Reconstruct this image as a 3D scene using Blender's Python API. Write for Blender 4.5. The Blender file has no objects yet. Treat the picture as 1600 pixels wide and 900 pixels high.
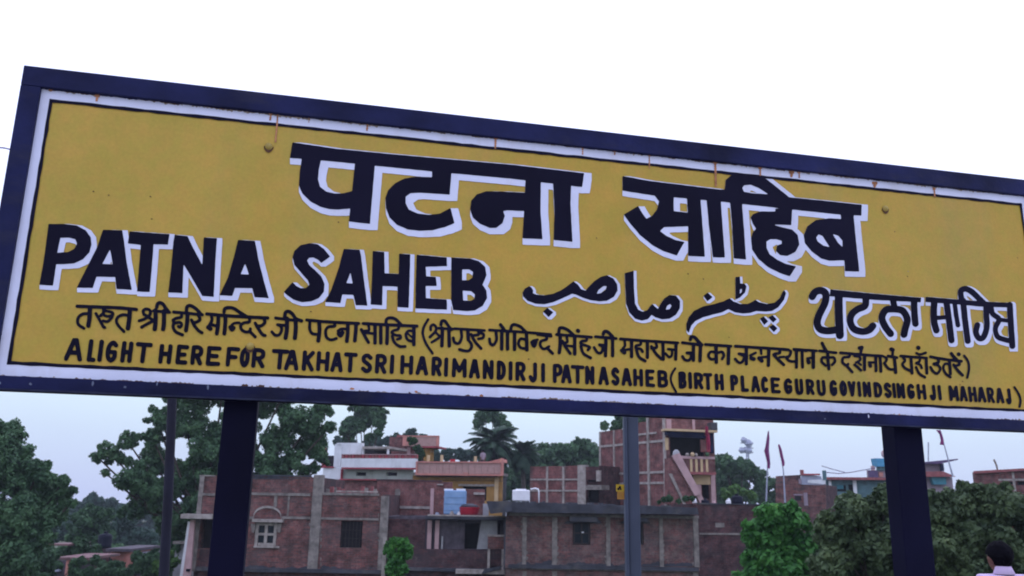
import bpy, bmesh, math, random
import numpy as np
from mathutils import Vector, Matrix
random.seed(7); RNG = np.random.default_rng(7)
S = bpy.context.scene
COL = S.collection
R_ = math.radians

# ------------------------------------------------------------------ camera
CAMZ = 1.8
FOC, PITCH, ROLL = 1338.0, 0.2442, 0.01764
cr, sr = math.cos(ROLL), math.sin(ROLL)
AF = Vector((0, math.cos(PITCH), math.sin(PITCH)))
U0 = Vector((0, -math.sin(PITCH), math.cos(PITCH))); X0 = Vector((1, 0, 0))
AX = cr * X0 + sr * U0
AU = -sr * X0 + cr * U0
CAM = Vector((0, 0, CAMZ))
cd = bpy.data.cameras.new('camera'); cam = bpy.data.objects.new('camera', cd); COL.objects.link(cam)
cd.sensor_width = 36; cd.lens = 36 * FOC / 1600; cd.clip_end = 5000; cd.clip_start = 0.05
cd.dof.use_dof = True; cd.dof.focus_distance = 4.1; cd.dof.aperture_fstop = 6.5
M = Matrix((AX, AU, -AF)).transposed().to_4x4(); M.translation = CAM
cam.matrix_world = M
S.camera = cam

def ray(px, py):
    return AX * ((px - 800) / FOC) + AU * (-(py - 450) / FOC) + AF
def at(px, py, Y):
    d = ray(px, py); return CAM + d * (Y / d.y)

# ------------------------------------------------------------------ world, sun, exposure
SUN_EL, SUN_AZ = 58, 25          # sun above and beyond the board, behind cloud
w = bpy.data.worlds.new('World'); S.world = w; w.use_nodes = True
nt = w.node_tree; nt.nodes.clear()
def N(t, k, **kw):
    n = t.nodes.new(k)
    for a, b in kw.items(): setattr(n, a, b)
    return n
out = N(nt, 'ShaderNodeOutputWorld'); bg = N(nt, 'ShaderNodeBackground'); sky = N(nt, 'ShaderNodeTexSky', sky_type='NISHITA')
sky.sun_disc = False; sky.sun_elevation = R_(SUN_EL); sky.sun_rotation = R_(SUN_AZ)
tc = N(nt, 'ShaderNodeTexCoord'); sep = N(nt, 'ShaderNodeSeparateXYZ')
ramp = N(nt, 'ShaderNodeValToRGB'); nz = N(nt, 'ShaderNodeTexNoise'); nz.inputs['Scale'].default_value = 1.6; nz.inputs['Detail'].default_value = 3
nt.links.new(tc.outputs['Generated'], sep.inputs[0]); nt.links.new(tc.outputs['Generated'], nz.inputs['Vector'])
ma = N(nt, 'ShaderNodeMath', operation='MULTIPLY_ADD'); ma.inputs[1].default_value = 0.06
nt.links.new(nz.outputs['Fac'], ma.inputs[0]); nt.links.new(sep.outputs['Z'], ma.inputs[2])
sb = N(nt, 'ShaderNodeMath', operation='SUBTRACT'); sb.inputs[1].default_value = 0.03; nt.links.new(ma.outputs[0], sb.inputs[0])
nt.links.new(sb.outputs[0], ramp.inputs[0])
e = ramp.color_ramp.elements
e[0].position = 0.0; e[0].color = (.60, .68, 1.0, 1)
e[1].position = 1.0; e[1].color = (1.32, 1.42, 2.15, 1)
for p, c in ((0.05, (.68, .80, 1.04)), (0.11, (.80, .97, 1.10)), (0.19, (1.0, 1.1, 1.27)), (0.34, (1.2, 1.29, 1.75))):
    q = e.new(p); q.color = (*c, 1)
mx = N(nt, 'ShaderNodeMix', data_type='RGBA'); mx.inputs[0].default_value = 0.93
sc = N(nt, 'ShaderNodeVectorMath', operation='SCALE'); sc.inputs['Scale'].default_value = 0.1
nt.links.new(sky.outputs[0], sc.inputs[0]); nt.links.new(sc.outputs[0], mx.inputs[6]); nt.links.new(ramp.outputs[0], mx.inputs[7])
nt.links.new(mx.outputs[2], bg.inputs[0]); bg.inputs[1].default_value = 1.0
nt.links.new(bg.outputs[0], out.inputs[0])
sd = bpy.data.lights.new('sun', 'SUN'); sd.energy = 0.6; sd.angle = R_(25); sd.color = (1, .97, .95)
so = bpy.data.objects.new('sun', sd); COL.objects.link(so)
el, az = R_(SUN_EL), R_(SUN_AZ)
so.rotation_euler = (-Vector((math.sin(az) * math.cos(el), math.cos(az) * math.cos(el), math.sin(el)))).to_track_quat('-Z', 'Y').to_euler()
S.cycles.filter_width = 1.9
S.view_settings.view_transform = 'Standard'; S.view_settings.look = 'None'; S.view_settings.exposure = 0; S.view_settings.gamma = 1

# ------------------------------------------------------------------ materials
MATS = {}
def mat(name, col, rough=.8, var=.25, scale=3., col2=None, bump=0., bscale=30., spec=.3, stain=0., stcol=(.03, .03, .03), sscale=.8, stretch=1., metal=0.):
    if name in MATS: return MATS[name]
    m = bpy.data.materials.new(name); m.use_nodes = True; t = m.node_tree; b = t.nodes['Principled BSDF']
    b.inputs['Roughness'].default_value = rough; b.inputs['Specular IOR Level'].default_value = spec; b.inputs['Metallic'].default_value = metal
    c = N(t, 'ShaderNodeTexCoord'); n = N(t, 'ShaderNodeTexNoise'); n.inputs['Scale'].default_value = scale; n.inputs['Detail'].default_value = 5
    t.links.new(c.outputs['Object'], n.inputs['Vector'])
    r = N(t, 'ShaderNodeValToRGB'); r.color_ramp.elements[0].position = .3; r.color_ramp.elements[1].position = .7
    lo = [x * (1 - var) for x in col]; hi = [min(1, x * (1 + var)) for x in (col2 or col)]
    r.color_ramp.elements[0].color = (*lo, 1); r.color_ramp.elements[1].color = (*hi, 1)
    t.links.new(n.outputs['Fac'], r.inputs[0]); last = r.outputs[0]
    if stain > 0:
        mp = N(t, 'ShaderNodeMapping'); mp.inputs['Scale'].default_value = (1, 1, 1 / stretch)
        n2 = N(t, 'ShaderNodeTexNoise'); n2.inputs['Scale'].default_value = sscale; n2.inputs['Detail'].default_value = 7; n2.inputs['Roughness'].default_value = .65
        t.links.new(c.outputs['Object'], mp.inputs[0]); t.links.new(mp.outputs[0], n2.inputs['Vector'])
        r2 = N(t, 'ShaderNodeValToRGB'); r2.color_ramp.elements[0].position = .52; r2.color_ramp.elements[1].position = .68
        r2.color_ramp.elements[0].color = (0, 0, 0, 1); r2.color_ramp.elements[1].color = (stain, stain, stain, 1)
        t.links.new(n2.outputs['Fac'], r2.inputs[0])
        x = N(t, 'ShaderNodeMix', data_type='RGBA'); x.inputs[7].default_value = (*stcol, 1)
        t.links.new(r2.outputs[0], x.inputs[0]); t.links.new(last, x.inputs[6]); last = x.outputs[2]
    t.links.new(last, b.inputs['Base Color'])
    if bump > 0:
        n3 = N(t, 'ShaderNodeTexNoise'); n3.inputs['Scale'].default_value = bscale; n3.inputs['Detail'].default_value = 4
        t.links.new(c.outputs['Object'], n3.inputs['Vector'])
        bp = N(t, 'ShaderNodeBump'); bp.inputs['Strength'].default_value = bump; bp.inputs['Distance'].default_value = .02
        t.links.new(n3.outputs['Fac'], bp.inputs['Height']); t.links.new(bp.outputs[0], b.inputs['Normal'])
    MATS[name] = m; return m

def brick_mat(name, c1, c2, mortar, stain=.6, stcol=(.05, .045, .05), msize=.012, bw=.25, rh=.08, smear_=.65, sm0=.55):
    m = bpy.data.materials.new(name); m.use_nodes = True; t = m.node_tree; b = t.nodes['Principled BSDF']
    b.inputs['Roughness'].default_value = .95; b.inputs['Specular IOR Level'].default_value = .15
    c = N(t, 'ShaderNodeTexCoord'); s = N(t, 'ShaderNodeSeparateXYZ'); a = N(t, 'ShaderNodeMath', operation='ADD'); k = N(t, 'ShaderNodeCombineXYZ')
    L = t.links.new
    L(c.outputs['Object'], s.inputs[0]); L(s.outputs['X'], a.inputs[0]); L(s.outputs['Y'], a.inputs[1]); L(a.outputs[0], k.inputs['X']); L(s.outputs['Z'], k.inputs['Y'])
    br = N(t, 'ShaderNodeTexBrick'); L(k.outputs[0], br.inputs['Vector'])
    br.inputs['Color1'].default_value = (*c1, 1); br.inputs['Color2'].default_value = (*c2, 1); br.inputs['Mortar'].default_value = (*mortar, 1)
    br.inputs['Scale'].default_value = 1; br.inputs['Mortar Size'].default_value = msize; br.inputs['Brick Width'].default_value = bw; br.inputs['Row Height'].default_value = rh
    n = N(t, 'ShaderNodeTexNoise'); n.inputs['Scale'].default_value = 9; n.inputs['Detail'].default_value = 8; n.inputs['Roughness'].default_value = .8; L(c.outputs['Object'], n.inputs['Vector'])
    r = N(t, 'ShaderNodeMapRange'); r.inputs[1].default_value = .3; r.inputs[2].default_value = .7; r.inputs[3].default_value = .55; r.inputs[4].default_value = 1.35; L(n.outputs['Fac'], r.inputs[0])
    nm_ = N(t, 'ShaderNodeTexNoise'); nm_.inputs['Scale'].default_value = 1.7; nm_.inputs['Detail'].default_value = 6; nm_.inputs['Roughness'].default_value = .65; L(c.outputs['Object'], nm_.inputs['Vector'])
    rm_ = N(t, 'ShaderNodeMapRange'); rm_.inputs[1].default_value = .35; rm_.inputs[2].default_value = .65; rm_.inputs[3].default_value = .42; rm_.inputs[4].default_value = 1.2; L(nm_.outputs['Fac'], rm_.inputs[0])
    mm_ = N(t, 'ShaderNodeMath', operation='MULTIPLY'); L(r.outputs[0], mm_.inputs[0]); L(rm_.outputs[0], mm_.inputs[1])
    v = N(t, 'ShaderNodeVectorMath', operation='SCALE'); L(br.outputs['Color'], v.inputs[0]); L(mm_.outputs[0], v.inputs['Scale'])
    # cement smears and soot, shapes of their own
    n2 = N(t, 'ShaderNodeTexNoise'); n2.inputs['Scale'].default_value = .55; n2.inputs['Detail'].default_value = 9; n2.inputs['Roughness'].default_value = .72; L(c.outputs['Object'], n2.inputs['Vector'])
    r2 = N(t, 'ShaderNodeMapRange'); r2.inputs[1].default_value = .48; r2.inputs[2].default_value = .64; r2.inputs[3].default_value = 0; r2.inputs[4].default_value = stain; L(n2.outputs['Fac'], r2.inputs[0])
    x = N(t, 'ShaderNodeMix', data_type='RGBA'); L(r2.outputs[0], x.inputs[0]); L(v.outputs[0], x.inputs[6]); x.inputs[7].default_value = (*stcol, 1)
    n4 = N(t, 'ShaderNodeTexNoise'); n4.inputs['Scale'].default_value = 2.3; n4.inputs['Detail'].default_value = 9; n4.inputs['Roughness'].default_value = .8; L(k.outputs[0], n4.inputs['Vector'])
    r4 = N(t, 'ShaderNodeMapRange'); r4.inputs[1].default_value = sm0; r4.inputs[2].default_value = .72; r4.inputs[3].default_value = 0; r4.inputs[4].default_value = smear_; L(n4.outputs['Fac'], r4.inputs[0])
    x2 = N(t, 'ShaderNodeMix', data_type='RGBA'); L(r4.outputs[0], x2.inputs[0]); L(x.outputs[2], x2.inputs[6]); x2.inputs[7].default_value = (.22, .175, .155, 1)
    L(x2.outputs[2], b.inputs['Base Color'])
    bp = N(t, 'ShaderNodeBump'); bp.inputs['Strength'].default_value = .6; bp.inputs['Distance'].default_value = .01; L(br.outputs['Fac'], bp.inputs['Height']); bp.invert = True
    L(bp.outputs[0], b.inputs['Normal'])
    return m

def leaf_mat(name, c1, c2, c3=None, scale=1.2):
    m = bpy.data.materials.new(name); m.use_nodes = True; t = m.node_tree; b = t.nodes['Principled BSDF']; L = t.links.new
    b.inputs['Roughness'].default_value = .6; b.inputs['Specular IOR Level'].default_value = .25
    c = N(t, 'ShaderNodeTexCoord'); n = N(t, 'ShaderNodeTexNoise'); n.inputs['Scale'].default_value = scale; n.inputs['Detail'].default_value = 7; n.inputs['Roughness'].default_value = .75
    L(c.outputs['Object'], n.inputs['Vector']); r = N(t, 'ShaderNodeValToRGB'); L(n.outputs['Fac'], r.inputs[0])
    r.color_ramp.elements[0].position = .36; r.color_ramp.elements[0].color = (*c1, 1)
    r.color_ramp.elements[1].position = .62; r.color_ramp.elements[1].color = (*c2, 1)
    if c3: q = r.color_ramp.elements.new(.72); q.color = (*c3, 1)
    L(r.outputs[0], b.inputs['Base Color'])
    tr = N(t, 'ShaderNodeBsdfTranslucent'); L(r.outputs[0], tr.inputs[0]); ms = N(t, 'ShaderNodeMixShader'); ms.inputs[0].default_value = .25
    L(b.outputs[0], ms.inputs[1]); L(tr.outputs[0], ms.inputs[2]); L(ms.outputs[0], t.nodes['Material Output'].inputs[0])
    return m

yellow = mat('yellow_sign_paint', (.485, .305, .036), .5, .04, .42, (.445, .300, .045), bump=.04, bscale=45, spec=.3, stain=.3, stcol=(.36, .27, .08), sscale=1.6, stretch=5)
t = yellow.node_tree; b_ = t.nodes['Principled BSDF']; src = b_.inputs['Base Color'].links[0].from_socket; c_ = N(t, 'ShaderNodeTexCoord')
for sc_, lo_c, hi_c, dt in ((5, (.94, .97, .92), (1.06, 1.03, 1.08), 6), (15, (.95, 1.005, .95), (1.04, .985, 1.04), 3), (70, (.96, .96, .96), (1.04, 1.04, 1.04), 4)):      # brush mottling
    n_ = N(t, 'ShaderNodeTexNoise'); n_.inputs['Scale'].default_value = sc_; n_.inputs['Detail'].default_value = dt; t.links.new(c_.outputs['Object'], n_.inputs['Vector'])
    r_ = N(t, 'ShaderNodeValToRGB'); r_.color_ramp.elements[0].position = .35; r_.color_ramp.elements[1].position = .65
    r_.color_ramp.elements[0].color = (*lo_c, 1); r_.color_ramp.elements[1].color = (*hi_c, 1); t.links.new(n_.outputs['Fac'], r_.inputs[0])
    m_ = N(t, 'ShaderNodeVectorMath', operation='MULTIPLY'); t.links.new(src, m_.inputs[0]); t.links.new(r_.outputs[0], m_.inputs[1]); src = m_.outputs[0]
t.links.new(src, b_.inputs['Base Color'])
white = mat('white_sign_paint', (.66, .68, .82), .55, .05, 4, stain=.35, stcol=(.5, .46, .47), sscale=6, stretch=2)
navy = mat('navy_frame_paint', (.006, .008, .041), .55, .5, 2.5, (.010, .013, .058), bump=.15, bscale=25, spec=.12, stain=.5, stcol=(.028, .028, .045), sscale=3, stretch=.4)
ink = mat('navy_black_lettering_paint', (.006, .0052, .017), .6, .35, 1.6, spec=.07)
black = mat('black_line_paint', (.006, .005, .018), .6, .2, 6, spec=.08)
rust = mat('rust_streaks', (.34, .15, .07), .9, .35, 30, (.45, .2, .1))
rustdk = mat('dark_rust', (.10, .05, .03), .9, .4, 30)
post_m = mat('dark_post_paint', (.0035, .0035, .016), .7, .3, 2, bump=.1, bscale=12, spec=.08)
boltm = mat('painted_bolt', (.40, .29, .07), .5, .2, 20)
steel = mat('grey_steel_paint', (.05, .062, .092), .6, .2, 2, stain=.3, stcol=(.04, .03, .03), sscale=2, stretch=4)
darkpole = mat('dark_weathered_pole', (.010, .0105, .022), .8, .35, 4, bump=.3, bscale=20)
brick = brick_mat('red_brick', (.28, .10, .088), (.13, .066, .064), (.17, .13, .118), stain=.6, stcol=(.10, .085, .085), msize=.009)
brick_dk = brick_mat('sooty_shaded_brick', (.14, .056, .056), (.085, .043, .048), (.10, .08, .078), stain=.8, msize=.009)  # dark brick for sooty walls and for painted wall shade
brick_grey = brick_mat('cement_washed_brick', (.26, .10, .09), (.12, .064, .066), (.16, .125, .115), stain=.75, stcol=(.075, .065, .068), msize=.009, smear_=.9, sm0=.46)
brick_far = brick_mat('fresh_red_brick', (.29, .095, .088), (.21, .075, .075), (.2, .145, .13), stain=.3, stcol=(.12, .08, .08))
conc = mat('weathered_concrete', (.21, .185, .165), .95, .35, 5, bump=.3, stain=.75, stcol=(.07, .06, .055), sscale=1.2, stretch=2)
conc_lt = mat('pale_concrete', (.34, .30, .27), .95, .3, 5, stain=.55, stcol=(.14, .12, .1), sscale=1.5, stretch=3)
conc_dk = mat('sooty_shaded_concrete', (.048, .05, .062), .9, .4, 2.5, bump=.4, stain=.7, stcol=(.12, .11, .1), sscale=1.2)  # dark concrete for sooty parts and for the painted side-gap shade
plaster = mat('stained_grey_plaster', (.09, .075, .09), .95, .3, 3, stain=.8, stcol=(.035, .03, .035), sscale=1.2, stretch=3)
paleplaster = mat('pale_grey_plaster', (.36, .36, .37), .9, .15, 3, stain=.4, stcol=(.2, .18, .17), sscale=1.5, stretch=3)
whitewash = mat('white_wash', (.72, .74, .76), .85, .08, 2, stain=.35, stcol=(.4, .38, .36), sscale=1.2, stretch=3)
mint = mat('pale_green_wash', (.36, .42, .37), .9, .12, 2, stain=.5, stcol=(.2, .2, .17), sscale=1.5, stretch=3)
redtrim = mat('red_trim', (.34, .06, .075), .8, .3, 4)
pink = mat('salmon_wash', (.52, .22, .18), .9, .15, 2, stain=.5, stcol=(.25, .14, .12), sscale=1.4, stretch=3)
pinkgrey = mat('pink_grey_panel', (.42, .26, .23), .9, .12, 6, stain=.5, stcol=(.3, .22, .18), sscale=3, stretch=5)
palepink = mat('pale_pink_wash', (.46, .30, .30), .9, .15, 2, stain=.5, stcol=(.3, .2, .19), sscale=1.5)
ochre = mat('ochre_wash', (.36, .2, .06), .9, .2, 2, stain=.5, stcol=(.14, .09, .05), sscale=1.5, stretch=2)
cream = mat('cream_wash', (.58, .42, .24), .9, .12, 2, stain=.4, stcol=(.3, .22, .14), sscale=2, stretch=2)
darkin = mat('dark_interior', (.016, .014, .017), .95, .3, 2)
woodm = mat('dark_window_wood', (.03, .024, .024), .8, .3, 10)
glassm = mat('dim_window_glass', (.012, .018, .024), .2, .2, 5, spec=.2)
blueplastic = mat('light_blue_plastic', (.20, .33, .52), .5, .12, 3, stain=.3, stcol=(.3, .36, .42), sscale=3)
teal = mat('teal_paint', (.05, .22, .28), .6, .15, 3)
teal2 = mat('sky_blue_sheet', (.07, .28, .45), .7, .15, 3)
tealgrey = mat('grey_teal_wash', (.10, .19, .21), .9, .25, 2, stain=.5, stcol=(.06, .08, .09), sscale=1.5)
redplastic = mat('red_plastic', (.42, .02, .04), .45, .15, 3)
blackplastic = mat('black_plastic', (.006, .007, .018), .6, .2, 3, spec=.1)
dimpink = mat('dark_pink_wash', (.19, .105, .105), .9, .3, 2, stain=.7, stcol=(.06, .06, .05), sscale=1.2)  # a darker pink overall, with random dark stains
whiteplastic = mat('white_plastic', (.78, .78, .8), .5, .06, 3, stain=.25, stcol=(.5, .48, .5), sscale=4)
purple = mat('purple_cloth', (.12, .03, .17), .9, .4, 1.2, (.24, .03, .14))
redcloth = mat('red_cloth', (.27, .02, .06), .9, .3, 3)
yplate = mat('yellow_plate_paint', (.55, .36, .03), .6, .2, 20)
oplate = mat('orange_plate_paint', (.50, .24, .04), .6, .25, 20)
violetroof = mat('violet_tin', (.10, .06, .14), .7, .25, 3)
mauve = mat('faded_mauve_wash', (.3, .24, .28), .9, .2, 2, stain=.4, stcol=(.2, .14, .15), sscale=2)
rooftile = mat('faded_red_tile', (.28, .09, .09), .9, .3, 6)
bark = mat('bark', (.06, .048, .04), .95, .35, 6, bump=.5, bscale=12)
earth = mat('ground_soil', (.045, .06, .03), .95, .35, .5, (.05, .06, .03), bump=.3, bscale=3)
pavem = mat('platform_paving', (.26, .24, .22), .9, .2, 1.5, bump=.1, stain=.5, stcol=(.14, .12, .11), sscale=1)
wirem = mat('cable_sheath', (.08, .05, .16), .7, .2, 3)
paintgrey = mat('faint_grey_mast', (.34, .36, .45), .7, .15, 3)

# ------------------------------------------------------------------ builders
ORG = {}
def origin(p): return ORG[p.name] if p is not None and p.name in ORG else Vector((0, 0, 0))
def thing(name, label, cat, loc, group=None):
    o = bpy.data.objects.new(name, None); COL.objects.link(o); o.location = loc; o.empty_display_size = .2
    o['label'] = label; o['category'] = cat
    if group: o['group'] = group
    ORG[o.name] = Vector(loc); return o
class MB:
    def __init__(s): s.v = []; s.f = []
    def add(s, vs, fs):
        n = len(s.v); s.v += [tuple(v) for v in vs]; s.f += [tuple(i + n for i in f) for f in fs]; return s
    def hexa(s, c):      # 8 corners: bottom 4 ccw, top 4 ccw
        return s.add(c, [(3, 2, 1, 0), (4, 5, 6, 7), (0, 1, 5, 4), (1, 2, 6, 5), (2, 3, 7, 6), (3, 0, 4, 7)])
    def box(s, a, b):
        (x0, y0, z0), (x1, y1, z1) = a, b
        x0, x1 = sorted((x0, x1)); y0, y1 = sorted((y0, y1)); z0, z1 = sorted((z0, z1))
        return s.hexa([(x0, y0, z0), (x1, y0, z0), (x1, y1, z0), (x0, y1, z0), (x0, y0, z1), (x1, y0, z1), (x1, y1, z1), (x0, y1, z1)])
    def tube(s, pts, rad, n=8):
        pts = [Vector(p) for p in pts]; rad = rad if isinstance(rad, (list, tuple)) else [rad] * len(pts)
        vs, fs = [], []
        for i, p in enumerate(pts):
            d = (pts[min(i + 1, len(pts) - 1)] - pts[max(i - 1, 0)]).normalized()
            a = d.cross(Vector((0, 0, 1)) if abs(d.z) < .9 else Vector((1, 0, 0))).normalized(); b = d.cross(a)
            for k in range(n):
                t = 2 * math.pi * k / n; vs.append(p + (a * math.cos(t) + b * math.sin(t)) * rad[i])
        for i in range(len(pts) - 1):
            for k in range(n):
                fs.append((i * n + k, i * n + (k + 1) % n, (i + 1) * n + (k + 1) % n, (i + 1) * n + k))
        fs.append(tuple(range(n))[::-1]); fs.append(tuple((len(pts) - 1) * n + k for k in range(n)))
        return s.add(vs, fs)
    def lathe(s, c, prof, n=20):
        vs, fs = [], []
        for r, z in prof:
            for k in range(n):
                t = 2 * math.pi * k / n; vs.append((c[0] + r * math.cos(t), c[1] + r * math.sin(t), c[2] + z))
        m = len(prof)
        for i in range(m - 1):
            for k in range(n): fs.append((i * n + k, i * n + (k + 1) % n, (i + 1) * n + (k + 1) % n, (i + 1) * n + k))
        fs.append(tuple(range(n))[::-1]); fs.append(tuple((m - 1) * n + k for k in range(n)))
        return s.add(vs, fs)
    def build(s, name, m, parent=None, label=None, cat=None, group=None, kind=None, smooth=False, fix=True):
        o0 = origin(parent)
        me = bpy.data.meshes.new(name); me.from_pydata([(v[0] - o0.x, v[1] - o0.y, v[2] - o0.z) for v in s.v], [], s.f)
        me.materials.append(m)
        if fix:
            bm = bmesh.new(); bm.from_mesh(me); bmesh.ops.recalc_face_normals(bm, faces=bm.faces); bm.to_mesh(me); bm.free()
        if smooth: me.polygons.foreach_set('use_smooth', [True] * len(me.polygons))
        me.update()
        o = bpy.data.objects.new(name, me); COL.objects.link(o)
        if parent is not None: o.parent = parent; ORG[o.name] = o0
        else: ORG[o.name] = Vector((0, 0, 0))
        if label: o['label'] = label
        if cat: o['category'] = cat
        if group: o['group'] = group
        if kind: o['kind'] = kind
        return o

class Wall:
    """a vertical plane through two pixel columns at two distances"""
    def __init__(s, pxa, Ya, pxb, Yb, py=790):
        s.p = at(pxa, py, Ya); s.p.z = 0; q = at(pxb, py, Yb); q.z = 0
        s.d = (q - s.p).normalized(); s.n = Vector((s.d.y, -s.d.x, 0))      # towards the camera
        if s.n.y > 0: s.n = -s.n
        s.len = (q - s.p).length
    def uv(s, px, py, out=0):
        r = ray(px, py); p0 = s.p + s.n * out
        t = (p0 - CAM).dot(s.n) / r.dot(s.n); h = CAM + r * t
        return (h - p0).dot(s.d), h.z
    def P(s, a, z, o=0):
        v = s.p + s.d * a + s.n * o; return Vector((v.x, v.y, z))
    def rect(s, x0, y0, x1, y1, o=0):
        ym, xm = (y0 + y1) / 2, (x0 + x1) / 2
        return s.uv(x0, ym, o)[0], s.uv(xm, y1, o)[1], s.uv(x1, ym, o)[0], s.uv(xm, y0, o)[1]
    def boxm(s, mb, a0, z0, a1, z1, o0, o1):
        P = s.P
        return mb.hexa([P(a0, z0, o1), P(a1, z0, o1), P(a1, z0, o0), P(a0, z0, o0), P(a0, z1, o1), P(a1, z1, o1), P(a1, z1, o0), P(a0, z1, o0)])
    def box(s, x0, y0, x1, y1, out=.05, back=0., mb=None):
        a0, z0, a1, z1 = s.rect(x0, y0, x1, y1, out)
        return s.boxm(mb or MB(), a0, z0, a1, z1, -back, out)
    def quadbar(s, pts, out=.05, back=0., mb=None):      # any 4 pixel corners (bl, br, tr, tl)
        mb = mb or MB(); q = [s.uv(*p, out) for p in pts]
        return mb.hexa([s.P(*q[0], -back), s.P(*q[1], -back), s.P(*q[2], -back), s.P(*q[3], -back), s.P(*q[0], out), s.P(*q[1], out), s.P(*q[2], out), s.P(*q[3], out)])
    def holed(s, x0, y0, x1, y1, holes=(), thick=.25, zbot=None, mb=None):
        mb = mb or MB(); a0, z0, a1, z1 = s.rect(x0, y0, x1, y1)
        if zbot is not None: z0 = zbot
        H = [s.rect(*h) for h in holes]
        A = sorted({a0, a1, *[h[0] for h in H], *[h[2] for h in H]}); Z = sorted({z0, z1, *[h[1] for h in H], *[h[3] for h in H]})
        A = [a for a in A if a0 - 1e-6 <= a <= a1 + 1e-6]; Z = [z for z in Z if z0 - 1e-6 <= z <= z1 + 1e-6]
        def solid(i, j):
            if i < 0 or j < 0 or i >= len(A) - 1 or j >= len(Z) - 1: return False
            a, z = (A[i] + A[i + 1]) / 2, (Z[j] + Z[j + 1]) / 2
            return not any(h[0] < a < h[2] and h[1] < z < h[3] for h in H)
        P = s.P; t = -thick
        for i in range(len(A) - 1):
            for j in range(len(Z) - 1):
                if not solid(i, j): continue
                p, q, u, v = A[i], A[i + 1], Z[j], Z[j + 1]
                mb.add([P(p, u), P(q, u), P(q, v), P(p, v)], [(0, 1, 2, 3)])
                mb.add([P(p, u, t), P(q, u, t), P(q, v, t), P(p, v, t)], [(3, 2, 1, 0)])
                if not solid(i - 1, j): mb.add([P(p, u, t), P(p, u), P(p, v), P(p, v, t)], [(0, 1, 2, 3)])
                if not solid(i + 1, j): mb.add([P(q, u), P(q, u, t), P(q, v, t), P(q, v)], [(0, 1, 2, 3)])
                if not solid(i, j - 1): mb.add([P(p, u, t), P(q, u, t), P(q, u), P(p, u)], [(0, 1, 2, 3)])
                if not solid(i, j + 1): mb.add([P(p, v), P(q, v), P(q, v, t), P(p, v, t)], [(0, 1, 2, 3)])
        return mb
    def shell(s, x0, y0, x1, y1, depth, zbot=None, front=.25, roof_drop=.5, th=.22):
        """side walls, back wall and flat roof deck behind the front wall"""
        a0, z0, a1, z1 = s.rect(x0, y0, x1, y1); zb = z0 if zbot is None else zbot; m = MB(); f = -front
        s.boxm(m, a0, zb, a0 + th, z1, -depth, f - .002); s.boxm(m, a1 - th, zb, a1, z1, -depth, f - .002)
        s.boxm(m, a0 + th, zb, a1 - th, z1, -depth, -depth + th)
        s.boxm(m, a0 + th + .002, z1 - roof_drop - .15, a1 - th - .002, z1 - roof_drop, -depth + th + .002, f - .003)
        return m
GZ = -4.5
def root_at(name, label, cat, W, px, group=None, z=GZ):
    a, _ = W.uv(px, 800); p = W.P(a, z); return thing(name, label, cat, p, group)

# ------------------------------------------------------------------ ground
g = MB(); ys = [8.6, 12, 28, 35, 60, 120, 400, 3000]; zs = [-1.0, -1.2, -1.4, GZ, GZ, GZ, GZ - 1.5, -85]
xs = [-3000, -300, -80, -20, 0, 20, 80, 300, 3000]
vs = [(x, y, z) for y, z in zip(ys, zs) for x in xs]; nx = len(xs)
g.add(vs, [(j * nx + i, j * nx + i + 1, (j + 1) * nx + i + 1, (j + 1) * nx + i) for j in range(len(ys) - 1) for i in range(nx - 1)])
g.build('ground', earth, kind='structure')
MB().box((-60, -12, -1.6), (60, 8.7, 0)).build('platform', pavem, kind='structure')

# ------------------------------------------------------------------ the name board
YAW = 0.2208
BO = Vector((-2.118, 3.6, 0.529 + CAMZ)); BD = Vector((math.cos(YAW), math.sin(YAW), 0)); BN = Vector((BD.y, -BD.x, 0)); BK = Vector((0, 0, 1))
RX = np.array(AX); RU = np.array(AU); RF = np.array(AF); NB = np.array(BN); BOn = np.array(BO); BDn = np.array(BD); CN = np.array(CAM)
def to_board(px, py):
    """pixels of the photograph -> (along, up) on the board face"""
    px = np.asarray(px, float)[..., None]; py = np.asarray(py, float)[..., None]
    r = RX * ((px - 800) / FOC) + RU * (-(py - 450) / FOC) + RF
    t = ((BOn - CN) @ NB) / (r @ NB); h = CN + r * t[..., None] - BOn
    return h @ BDn, h[..., 2]
def BP(a, b, o=0.): return BO + BD * a + BK * b + BN * o
def tb(px, py): a, b = to_board(px, py); return float(a), float(b)
pmid = BP(2.6, 0); sign = thing('station_name_board', 'long yellow station name board in a navy frame, lettered in four scripts, on two posts', 'sign', (pmid.x, pmid.y, 0))
def bbox(mb, a0, b0, a1, b1, o0, o1):
    return mb.hexa([BP(a0, b0, o1), BP(a1, b0, o1), BP(a1, b0, o0), BP(a0, b0, o0), BP(a0, b1, o1), BP(a1, b1, o1), BP(a1, b1, o0), BP(a0, b1, o0)])
# outer frame and band measures on the board plane
YL, YB = tb(14, 567); _, YT = tb(82, 157.5); YR, _ = tb(1595, 320)
_, WT = tb(66, 136); WL, _ = tb(66, 136); WBt = (tb(160, 592.5)[1] + tb(1440, 652)[1]) / 2; WTt = (tb(66, 136)[1] + tb(1600, 309)[1]) / 2
FT = (tb(42, 101)[1] + tb(1600, 286.5)[1]) / 2; FL = (tb(41.5, 101)[0] + tb(12, 260)[0]) / 2; FB = (tb(160, 616)[1] + tb(1440, 669)[1]) / 2
WR = YR + (YL - WL); FR = YR + (YL - FL)
print('board', YL, YB, YT, YR, 'white', WL, WTt, WBt, 'frame', FL, FT, FB)
m = bbox(MB(), WL - .02, WBt - .02, WR + .02, WTt + .02, -.012, -.008); m.build('back_plate', navy, sign)
bbox(MB(), YL + .003, YB + .003, YR - .003, YT - .003, -.0078, -.002).build('yellow_panel', yellow, sign)
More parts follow.
